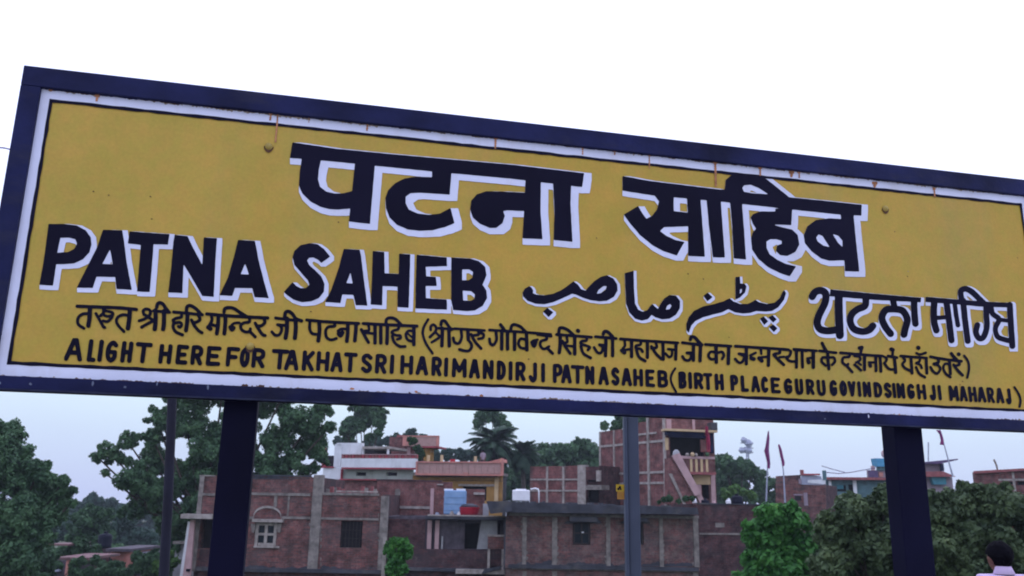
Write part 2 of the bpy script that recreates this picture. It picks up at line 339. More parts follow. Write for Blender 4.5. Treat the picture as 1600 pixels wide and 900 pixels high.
# white band: ring round the yellow panel, ragged on the outside where the frame paint laps over it
def ring(o, inner, outer, rag=0., ragin=0., step=.03):
    mb = MB()
    def side(p0, p1, q0, q1):
        L = math.hypot(p1[0] - p0[0], p1[1] - p0[1]); n = max(2, int(L / step)); vs = []
        for i in range(n + 1):
            t = i / n
            a = [p0[k] + (p1[k] - p0[k]) * t for k in (0, 1)]; b = [q0[k] + (q1[k] - q0[k]) * t for k in (0, 1)]
            k = 1 if abs(p1[0] - p0[0]) > abs(p1[1] - p0[1]) else 0
            a[k] += random.uniform(-ragin, ragin); b[k] += random.uniform(-rag, rag)
            vs += [BP(a[0], a[1], o), BP(b[0], b[1], o)]
        mb.add(vs, [(2 * i, 2 * i + 2, 2 * i + 3, 2 * i + 1) for i in range(n)])
    (l, b, r, t), (L, Bm, R, T) = inner, outer
    side((l, b), (r, b), (L, Bm), (R, Bm)); side((l, t), (r, t), (L, T), (R, T))
    side((l, b), (l, t), (L, Bm), (L, T)); side((r, b), (r, t), (R, Bm), (R, T))
    return mb
ring(0., (YL, YB, YR, YT), (WL, WBt, WR, WTt), .0, 0).build('white_border', white, sign, fix=False)
lw = .0075
ring(.0014, (YL + lw, YB + lw, YR - lw, YT - lw), (YL - lw, YB - lw, YR + lw, YT + lw), .0022, .0022, .045).build('border_line', black, sign, fix=False)
# frame of four steel members standing proud of the panel
FO = .022
def member(a0, b0, a1, b1, horizontal):
    mb = MB(); n = 60 if horizontal else 14
    # gently wavy hand painted edge strip and pressed steel face
    bbox(mb, a0, b0, a1, b1, -.045, FO); return mb
for q in ((FL, WTt, FR, FT, 1), (FL, FB, FR, WBt, 1), (FL, WBt + .001, WL, WTt - .001, 0), (WR, WBt + .001, FR, WTt - .001, 0)):
    o = member(*q).build('frame_member', navy, sign)
    bv = o.modifiers.new('bevel', 'BEVEL'); bv.width = .003; bv.segments = 2
bbox(MB(), FL, FB - .001, FR, FB + .007, -.02, FO + .0045).build('frame_lip', mat('lit_navy_edge', (.02, .024, .075), .5, .5, 9, (.04, .045, .09), spec=.2), sign)  # paler navy paints in the light that the lip edge catches
# ragged lap of navy paint over the white band, top and bottom
def lap(a0, a1, b, sgn):
    mb = MB(); n = int((a1 - a0) / .016); vs = []; h = 0
    for i in range(n + 1):
        h = .6 * h + random.uniform(-.004, .006); a = a0 + (a1 - a0) * i / n
        vs += [BP(a, b + sgn * .002, .0016), BP(a, b - sgn * (max(h, 0) + .0015), .0016)]
    return mb.add(vs, [(2 * i, 2 * i + 2, 2 * i + 3, 2 * i + 1) for i in range(n)])
def fine_lap(a0, a1, b, sgn, amp, o, gap=0., step=.007, seed=1):
    rg_ = random.Random(seed); mb = MB(); n = int((a1 - a0) / step); run = []; h = 0; hl = 0
    def flush(run):
        if len(run) > 1:
            vs = []
            for a, hh in run: vs += [BP(a, b + sgn * .002, o), BP(a, b - sgn * hh, o)]
            mb.add(vs, [(2 * i, 2 * i + 2, 2 * i + 3, 2 * i + 1) for i in range(len(run) - 1)])
    on = gap == 0
    for i in range(n + 1):
        hl = .97 * hl + rg_.gauss(0, .12); h = max(.05, .5 + hl * .5 + rg_.gauss(0, .35)) * amp
        if gap and rg_.random() < .09: on = not on if not on or rg_.random() < gap else on
        if on: run.append((a0 + (a1 - a0) * i / n, h))
        else: flush(run); run = []
    flush(run); return mb
bbox(MB(), FL, FB - .001, FR, FB + .007, -.02, FO + .0045).build('frame_lip', mat('lit_navy_edge', (.012, .015, .05), .5, .5, 9, (.03, .035, .075), spec=.2), sign)
tan_ = mat('bared_tan_primer', (.30, .24, .20), .9, .3, 30)
for sgn, bb, ex in ((1, WTt, 1.), (-1, WBt, 1.)):
    fine_lap(WL, WR, bb, sgn, .0085 * ex, .0012, .75, seed=3 + sgn).build('bare_edge', tan_, sign, fix=False, kind='stuff')
    fine_lap(WL, WR, bb, sgn, .0065 * ex, .0016, .8, seed=7 + sgn).build('rust_edge', rustdk, sign, fix=False, kind='stuff')
    fine_lap(WL, WR, bb, sgn, .0035, .0020, 0, seed=11 + sgn).build('paint_lap', navy, sign, fix=False)
# scuffs on the lower frame member and flecks on the panel
scuff = mat('pale_scuff', (.12, .14, .2), .8, .3, 30)
def fleck(px, py, rx, ry, m, o, nm, sd=1):
    rg_ = random.Random(sd); a, b = tb(px, py); k = 1 / 330; vs = [BP(a + rx * k * math.cos(q) * rg_.uniform(.6, 1.2), b + ry * k * math.sin(q) * rg_.uniform(.6, 1.2), o) for q in [i * math.pi / 4 for i in range(8)]]
    MB().add(vs, [tuple(range(8))]).build(nm, m, sign, fix=False)
for i, (x, y, rx, ry) in enumerate(((147, 600, 1.6, 4), (197, 606, 2.4, 2), (50, 601, 2, 2), (247, 600, 1.2, 4), (326, 606, 1.5, 5), (2, 600, 2, 2), (1353, 651, 1.3, 3.5), (1285, 655, 2, 1.5))): fleck(x, y, rx, ry, white if x == 1353 else scuff, FO + .0006, 'scuff', i)
for i, (x, y) in enumerate(((146, 299), (170, 305), (235, 307), (529, 347), (486, 487), (1075, 428), (1099, 436), (1139, 527), (1419, 424), (1418, 432), (1590, 403), (1398, 362), (826, 561), (237, 342), (700, 300), (1540, 470), (932, 372), (1504, 596), (1500, 601))): fleck(x, y, 1.4, 1.2, tan_ if i in (8,) else rustdk, .0004, 'paint_fleck', i)
# posts: box section, behind the frame
for (xa, ya, xb, yb, wpx) in ((377.5, 640, 352.5, 900, 50), (1408, 680, 1427.5, 900, 49)):
    a, _ = tb(xa, ya); rr = ray(xa, ya); O2 = BO - BN * .11
    t = (O2 - CAM).dot(BN) / rr.dot(BN); h = CAM + rr * t; a = (h - BO).dot(BD)
    dist = (h - CAM).dot(AF); hw = wpx / FOC * dist / 2 / math.cos(YAW) * .98
    o = MB()
    o.hexa([Vector((*(BO + BD * (a + sx * hw) + BN * on).xy, z)) for z in (0, BO.z + FT - .03) for sx, on in ((-1, -.048), (1, -.048), (1, -.16), (-1, -.16))])
    po = o.build('post', post_m, sign); bv = po.modifiers.new('bevel', 'BEVEL'); bv.width = .006; bv.segments = 2
    # knuckle bolt on the right post side
    if xa > 1000:
        p = at(1436, 716, dist); MB().lathe((p.x - .015, p.y + .03, p.z), [(0.012, -.03), (.026, -.02), (.026, .02), (.012, .03)], 8).build('bolt', post_m, sign)
# dome headed bolts through the panel
for (x, y, r) in ((420, 229, .019), (1383, 326, .019), (391, 541, .018)):
    a, b = tb(x, y); mb = MB(); n = 14; vs = []; prof = [(1, 0), (.95, .35), (.7, .65), (.35, .85), (0.01, .92)]
    for pr, ph in prof:
        for k in range(n):
            t = 2 * math.pi * k / n; vs.append(BP(a + r * pr * math.cos(t), b + r * pr * math.sin(t), -.002 + ph * r))
    mb.add(vs, [(i * n + k, i * n + (k + 1) % n, (i + 1) * n + (k + 1) % n, (i + 1) * n + k) for i in range(4) for k in range(n)])
    mb.build('bolt', boltm, sign, smooth=True)
    cb = MB(); vs = []
    for k in range(13):
        t = math.pi + math.pi * k / 12; c, s_ = math.cos(t), math.sin(t)
        vs += [BP(a + r * .9 * c, b + r * .9 * s_, .0022), BP(a + r * 1.2 * c, b + r * (1.05 + .6 * abs(s_)) * s_, .0022)]
    cb.add(vs, [(2 * i, 2 * i + 2, 2 * i + 3, 2 * i + 1) for i in range(12)]).build('dark_crescent', rustdk, sign, fix=False)  # dark crescent along the lower rim of each bolt

# ---- lettering: hand painted shapes laid on the board face as thin paint
def dens(pts, sub=5):
    pts = [np.array(p, float) for p in pts]
    if len(pts) < 3: return np.array(pts)
    o = []; P = [pts[0] * 2 - pts[1]] + pts + [pts[-1] * 2 - pts[-2]]
    for i in range(1, len(P) - 2):
        for k in range(sub):
            t = k / sub; a, b, c, d = P[i - 1:i + 3]
            o.append(.5 * (2 * b + (c - a) * t + (2 * a - 5 * b + 4 * c - d) * t * t + (3 * b - a - 3 * c + d) * t ** 3))
    o.append(pts[-1]); return np.array(o)
def segd(X, Y, a, b):
    dx, dy = b[0] - a[0], b[1] - a[1]; L = dx * dx + dy * dy + 1e-9
    t = np.clip(((X - a[0]) * dx + (Y - a[1]) * dy) / L, 0, 1)
    return np.hypot(X - a[0] - t * dx, Y - a[1] - t * dy)
def polysdf(X, Y, P):
    d = np.full(X.shape, 1e9); ins = np.zeros(X.shape, bool); n = len(P)
    for i in range(n):
        a, b = P[i], P[(i + 1) % n]; d = np.minimum(d, segd(X, Y, a, b))
        if a[1] != b[1]:
            c = ((a[1] > Y) != (b[1] > Y)) & (X < (b[0] - a[0]) * (Y - a[1]) / (b[1] - a[1]) + a[0]); ins ^= c
    return np.where(ins, -d, d)
def field(prims, step, pad):
    al = np.concatenate([np.array(p[1]).reshape(-1, 2) for p in prims]); lo = al.min(0) - pad; hi = al.max(0) + pad
    nx, ny = int((hi[0] - lo[0]) / step) + 2, int((hi[1] - lo[1]) / step) + 2
    xs = lo[0] + np.arange(nx) * step; ys = lo[1] + np.arange(ny) * step; F = np.full((ny, nx), 9.)
    for p in prims:
        pts = np.array(p[1]); wd = p[2] if p[0] == 's' else 0; r = wd / 2 + 3
        i0, i1 = np.searchsorted(xs, pts[:, 0].min() - r), np.searchsorted(xs, pts[:, 0].max() + r)
        j0, j1 = np.searchsorted(ys, pts[:, 1].min() - r), np.searchsorted(ys, pts[:, 1].max() + r)
        X, Y = np.meshgrid(xs[i0:i1], ys[j0:j1])
        if p[0] == 's':
            d = np.full(X.shape, 9.)
            for a, b in zip(pts[:-1], pts[1:]): d = np.minimum(d, segd(X, Y, a, b))
            d -= wd / 2
        else:
            d = polysdf(X, Y, pts)
            for h in p[2]: d = np.maximum(d, -polysdf(X, Y, np.array(h)))
        F[j0:j1, i0:i1] = np.minimum(F[j0:j1, i0:i1], d)
    F = np.clip(F, -6, 6)
    K = F.copy(); K[1:-1, 1:-1] = (F[1:-1, 1:-1] * 4 + (F[:-2, 1:-1] + F[2:, 1:-1] + F[1:-1, :-2] + F[1:-1, 2:]) * 2 + F[:-2, :-2] + F[2:, 2:] + F[:-2, 2:] + F[2:, :-2]) / 16
    X, Y = np.meshgrid(xs, ys)
    K += .13 * np.sin(X * .31 + 1.3 * np.sin(Y * .17)) * np.cos(Y * .27 + 1.1 * np.sin(X * .13))      # hand wobble
    return xs, ys, K
def contour_mesh(xs, ys, F, off, name, m, parent):
    I = F < 0; pv, faces = [], []
    C = I[:-1, :-1].astype(int) + I[:-1, 1:] + I[1:, 1:] + I[1:, :-1]
    for j in range(C.shape[0]):
        row = C[j]; nzc = np.nonzero(row)[0]
        if len(nzc) == 0: continue
        k = 0
        while k < len(nzc):
            i = nzc[k]
            if row[i] == 4:
                e_ = i
                while k + 1 < len(nzc) and nzc[k + 1] == e_ + 1 and row[e_ + 1] == 4: e_ += 1; k += 1
                n = len(pv); pv += [(xs[i], ys[j]), (xs[e_ + 1], ys[j]), (xs[e_ + 1], ys[j + 1]), (xs[i], ys[j + 1])]; faces.append((n, n + 1, n + 2, n + 3))
            else:
                cs = ((i, j), (i + 1, j), (i + 1, j + 1), (i, j + 1)); n = len(pv); c = 0
                for q in range(4):
                    (xa, ya), (xb, yb) = cs[q], cs[(q + 1) % 4]; fa, fb = F[ya, xa], F[yb, xb]
                    if fa < 0: pv.append((xs[xa], ys[ya])); c += 1
                    if (fa < 0) != (fb < 0):
                        t = fa / (fa - fb); pv.append((xs[xa] + (xs[xb] - xs[xa]) * t, ys[ya] + (ys[yb] - ys[ya]) * t)); c += 1
                if c >= 3: faces.append(tuple(range(n, n + c)))
            k += 1
    pv = np.array(pv); a, b = to_board(pv[:, 0], pv[:, 1])
    W = BOn + a[:, None] * BDn + b[:, None] * np.array((0, 0, 1.)) + NB * off - np.array(origin(parent))
    me = bpy.data.meshes.new(name); me.from_pydata(W.tolist(), [], faces); me.materials.append(m); me.update()
    o = bpy.data.objects.new(name, me); COL.objects.link(o); o.parent = parent; ORG[o.name] = origin(parent); return o
def shifted(F, kx, ky):      # paint the shape everywhere within kx cells right and ky cells down
    G = F.copy()
    for k in range(1, kx + 1): G[:, k:] = np.minimum(G[:, k:], F[:, :-k])
    H = G.copy()
    for k in range(1, ky + 1): H[k:] = np.minimum(H[k:], G[:-k])
    return H
CROP = {'C2': (400, 160, 4), 'C3': (700, 220, 4), 'C4': (950, 240, 4), 'E1': (40, 330, 5), 'E2': (300, 340, 5), 'E3': (500, 350, 5), 'U1': (780, 390, 5), 'U2': (980, 400, 5),
        'G': (1240, 400, 4.4444), '1': (90, 465, 8), '2': (260, 470, 8), '3': (440, 480, 7.26), '4': (640, 495, 7.26), '5': (840, 500, 7.26), '6': (1040, 510, 7.26), '7': (1220, 520, 8), '8': (1400, 530, 8)}
def cv(c, pts):
    x, y, s = CROP[c]; return [(x + p[0] / s, y + p[1] / s) for p in pts]
def poly(c, pts, *holes): return ('p', cv(c, pts), [cv(c, h) for h in holes])
def stk(c, wd, pts): return ('s', dens(cv(c, pts)), wd / CROP[c][2])
def word(prims, label, step=.6, shade=None, parent=sign):
    xs, ys, F = field(prims, step, 3 + (max(shade) if shade else 0))
    o = contour_mesh(xs, ys, F, .0016, 'painted_word', ink, parent); o['label'] = label
    if shade:
        s = contour_mesh(xs, ys, shifted(F, round(shade[0] / step), round(shade[1] / step)), .0006, 'word_shading', white, o)
    return o

word([poly('C2', [(228, 250), (500, 290), (860, 325), (1200, 355), (1600, 390), (2050, 443), (2038, 530), (1600, 478), (1100, 432), (700, 392), (400, 362), (212, 348)]),
      poly('C2', [(290, 330), (275, 420), (268, 520), (290, 570), (340, 620), (400, 652), (460, 668), (520, 670), (607, 662), (607, 552), (550, 568), (490, 570), (440, 558), (400, 528), (387, 480), (393, 420), (408, 350)]),
      poly('C2', [(620, 360), (600, 560), (580, 745), (712, 760), (722, 640), (742, 400), (742, 370)]),
      poly('C2', [(1100, 420), (1100, 468), (1000, 465), (930, 475), (870, 505), (825, 550), (808, 600), (812, 660), (835, 720), (880, 765), (950, 795), (1020, 803), (1100, 800), (1180, 780), (1240, 755), (1215, 660), (1150, 695), (1080, 703), (1010, 695), (955, 670), (935, 630), (935, 590), (965, 568), (1030, 565), (1210, 577), (1222, 430)]),
      poly('C3', [(480, 325), (350, 318), (240, 315), (180, 335), (145, 375), (138, 430), (155, 480), (200, 520), (260, 545), (300, 545), (340, 515), (355, 470), (345, 440), (370, 435), (480, 440)]),
      poly('C3', [(485, 220), (475, 440), (465, 610), (590, 615), (578, 440), (580, 240)]),
      poly('C3', [(655, 240), (665, 440), (660, 620), (778, 632), (765, 400), (770, 260)])],
     'first word of the large Hindi line', .7, (12.0, 9.5))
word([poly('C4', [(90, 140), (250, 170), (700, 225), (1100, 270), (1350, 295), (1585, 320), (1583, 388), (1450, 382), (1150, 350), (700, 300), (280, 262), (90, 232)]),
      poly('C4', [(280, 250), (318, 300), (305, 350), (275, 390), (240, 408), (215, 375), (188, 328), (98, 382), (140, 440), (200, 510), (280, 575), (350, 612), (430, 637), (450, 600), (478, 553), (420, 540), (365, 515), (325, 485), (350, 460), (505, 455), (510, 370), (410, 360), (410, 255), (300, 245)]),
      poly('C4', [(490, 240), (500, 400), (500, 640), (605, 645), (590, 450), (578, 290), (575, 240)]),
      poly('C4', [(612, 250), (630, 450), (655, 648), (730, 650), (715, 450), (705, 300), (700, 260)]),
      poly('C4', [(760, 280), (775, 450), (785, 655), (862, 662), (850, 480), (838, 330), (838, 280)]),
      poly('C4', [(728, 225), (735, 165), (770, 135), (830, 125), (930, 135), (990, 160), (1060, 215), (1130, 272), (1130, 300), (700, 300), (700, 225)], [(838, 215), (850, 198), (890, 195), (940, 215), (1002, 255), (900, 248), (850, 240)]),
      poly('C4', [(1045, 345), (1045, 362), (950, 362), (905, 380), (890, 400), (905, 440), (925, 470), (905, 490), (893, 530), (900, 600), (940, 660), (1000, 710), (1070, 745), (1135, 768), (1175, 705), (1110, 690), (1060, 665), (1010, 630), (990, 590), (990, 550), (1015, 535), (1050, 535), (1085, 545), (1085, 565), (1055, 575), (1050, 610), (1075, 635), (1120, 640), (1170, 615), (1195, 570), (1185, 510), (1150, 475), (1090, 462), (1025, 443), (1145, 447), (1150, 345)]),
      poly('C4', [(1485, 413), (1440, 408), (1380, 405), (1300, 415), (1245, 455), (1222, 510), (1230, 560), (1270, 610), (1330, 655), (1380, 670), (1485, 667)], [(1300, 525), (1315, 505), (1340, 515), (1385, 585), (1345, 575), (1310, 550)], [(1403, 502), (1440, 515), (1465, 545), (1465, 585), (1435, 555)]),
      poly('C4', [(1450, 360), (1465, 480), (1470, 560), (1480, 735), (1570, 738), (1555, 600), (1535, 400), (1535, 370)])],
     'second word of the large Hindi line', .7, (9.5, 8.5))
word([poly('E1', [(180, 100), (300, 100), (400, 112), (470, 150), (510, 205), (515, 260), (500, 320), (450, 375), (380, 408), (300, 415), (240, 415), (215, 582), (108, 575), (140, 400), (165, 220)], [(272, 208), (345, 208), (390, 220), (402, 255), (380, 295), (330, 320), (248, 325)]),
      poly('E1', [(605, 145), (755, 150), (770, 240), (790, 400), (830, 615), (710, 608), (700, 515), (555, 512), (525, 600), (400, 598), (480, 440), (560, 280)], [(660, 300), (672, 360), (680, 415), (600, 412)]),
      poly('E1', [(812, 158), (1125, 180), (1112, 262), (1000, 258), (990, 400), (970, 632), (870, 628), (885, 450), (900, 265), (800, 252)]),
      poly('E1', [(1165, 185), (1265, 195), (1310, 290), (1380, 420), (1392, 215), (1395, 205), (1495, 212), (1480, 450), (1470, 670), (1380, 662), (1310, 540), (1235, 415), (1225, 640), (1115, 635), (1140, 420), (1155, 240)]),
      poly('E2', [(360, 175), (492, 182), (520, 330), (560, 490), (600, 630), (490, 622), (470, 552), (335, 550), (315, 612), (215, 608), (280, 470), (330, 300)], [(415, 360), (445, 445), (380, 442)])],
     'first word of the large English line', .6, (8.5, 7.0))
word([poly('E2', [(920, 200), (980, 208), (1030, 245), (1080, 305), (1010, 355), (985, 330), (950, 312), (915, 315), (900, 335), (915, 370), (960, 410), (1010, 460), (1035, 520), (1030, 580), (990, 630), (930, 655), (860, 662), (790, 640), (740, 605), (718, 582), (785, 505), (815, 535), (850, 552), (890, 550), (918, 525), (905, 490), (860, 440), (800, 370), (785, 310), (800, 260), (850, 215)]),
      poly('E2', [(1185, 245), (1310, 252), (1320, 300), (1345, 500), (1370, 688), (1280, 685), (1260, 605), (1175, 600), (1160, 668), (1040, 660), (1090, 560), (1150, 380)], [(1238, 430), (1255, 515), (1205, 512)]),
      poly('E3', [(412, 212), (502, 218), (505, 385), (615, 390), (618, 232), (705, 238), (700, 450), (692, 655), (605, 650), (605, 490), (490, 485), (485, 635), (395, 630), (405, 450)]),
      poly('E3', [(755, 240), (990, 262), (992, 330), (825, 335), (830, 408), (905, 415), (912, 485), (825, 485), (828, 580), (990, 590), (992, 670), (745, 660), (748, 450)]),
      poly('E3', [(1025, 262), (1170, 270), (1240, 290), (1290, 335), (1300, 400), (1270, 475), (1300, 520), (1305, 580), (1270, 640), (1210, 675), (1150, 682), (1040, 672), (1025, 600)], [(1110, 355), (1165, 355), (1195, 375), (1190, 420), (1160, 440), (1110, 440)], [(1115, 520), (1180, 525), (1210, 550), (1205, 585), (1180, 600), (1118, 598)])],
     'second word of the large English line', .6, (6.5, 6.0))
word([poly('U1', [(235, 285), (200, 305), (183, 335), (185, 365), (220, 400), (280, 422), (350, 428), (420, 412), (500, 378), (570, 345), (600, 352), (650, 375), (710, 395), (780, 405), (840, 400), (895, 370), (925, 320), (920, 270), (890, 225), (840, 200), (790, 215), (740, 250), (690, 300), (675, 322), (640, 310), (610, 270), (580, 248), (545, 275), (480, 320), (420, 345), (350, 357), (290, 352), (262, 340), (265, 320), (252, 298)], [(762, 345), (775, 315), (815, 285), (840, 285), (830, 315), (795, 340)]),
      poly('U1', [(375, 455), (422, 490), (385, 528), (342, 485)]),
      poly('U1', [(980, 185), (1050, 165), (1052, 300), (1060, 420), (1085, 470), (1120, 485), (1155, 475), (1180, 440), (1195, 425), (1215, 445), (1240, 465), (1255, 430), (1290, 380), (1330, 355), (1380, 360), (1412, 400), (1410, 460), (1380, 510), (1330, 540), (1270, 545), (1220, 530), (1190, 510), (1160, 545), (1115, 555), (1060, 540), (1015, 490), (990, 420)], [(1300, 470), (1310, 440), (1335, 425), (1345, 440), (1330, 465)])],
     'left word of the Urdu lettering', .5, (4.5, 4.0))
word([poly('U2', [(1225, 265), (1240, 290), (1225, 340), (1180, 400), (1130, 430), (1080, 435), (1010, 430), (960, 445), (900, 450), (840, 440), (790, 415), (740, 440), (660, 460), (590, 480), (530, 510), (500, 545), (480, 600), (462, 580), (462, 530), (480, 480), (520, 430), (590, 395), (680, 375), (750, 355), (800, 330), (830, 355), (880, 375), (940, 375), (980, 355), (1000, 342), (1030, 362), (1090, 375), (1150, 365), (1190, 330), (1210, 285)]),
      poly('U2', [(628, 285), (665, 322), (625, 355), (595, 312)]),
      poly('U2', [(845, 165), (880, 160), (882, 215), (915, 215), (932, 240), (920, 285), (880, 325), (845, 340)], [(880, 262), (895, 255), (895, 280), (878, 300)]),
      poly('U2', [(1035, 490), (1065, 472), (1100, 510), (1070, 540)]), poly('U2', [(1100, 480), (1135, 462), (1168, 495), (1140, 520)]), poly('U2', [(1105, 555), (1140, 535), (1172, 565), (1145, 595)])],
     'right word of the Urdu lettering', .5, (4.0, 3.5))
word([stk('G', 50, [(128, 282), (150, 250), (190, 240), (222, 265), (215, 330), (180, 400), (162, 460), (180, 505), (230, 520), (300, 512)]), stk('G', 56, [(312, 285), (314, 420), (320, 550)]),
      poly('G', [(255, 232), (560, 262), (885, 290), (880, 322), (560, 305), (250, 280)]),
      stk('G', 48, [(500, 290), (495, 345), (440, 372), (400, 410), (393, 460), (420, 508), (480, 525), (525, 512), (550, 485)]),
      stk('G', 44, [(690, 310), (700, 360)]), stk('G', 48, [(700, 368), (640, 375), (612, 430), (635, 490), (672, 540)]), stk('G', 48, [(690, 368), (755, 380), (788, 440), (775, 500), (765, 545)]),
      stk('G', 46, [(835, 310), (838, 400), (845, 470)])], 'left word of the Gurmukhi lettering', .5, (5.0, 5.5))
word([poly('G', [(915, 283), (1150, 303), (1350, 318), (1512, 325), (1506, 358), (1300, 352), (1100, 333), (915, 320)]),
      stk('G', 46, [(975, 320), (972, 400), (975, 460), (990, 515)]), stk('G', 30, [(985, 430), (1070, 425)]), stk('G', 44, [(1060, 320), (1078, 450), (1095, 585)]),
      stk('G', 32, [(1118, 330), (1128, 410), (1140, 480)]), stk('G', 42, [(1175, 310), (1190, 450), (1208, 590)]),
      stk('G', 40, [(1165, 300), (1160, 245), (1195, 228), (1240, 252), (1285, 295), (1325, 335)]),
      stk('G', 40, [(1335, 340), (1338, 420), (1340, 500), (1315, 565), (1285, 570), (1265, 530), (1275, 480)]),
      stk('G', 42, [(1500, 340), (1508, 480), (1518, 625)]), stk('G', 36, [(1368, 340), (1380, 400), (1425, 440), (1400, 500), (1415, 560), (1470, 582), (1515, 590)]), stk('G', 28, [(1420, 442), (1500, 450)])],
     'right word of the Gurmukhi lettering', .5, (5.0, 5.5))
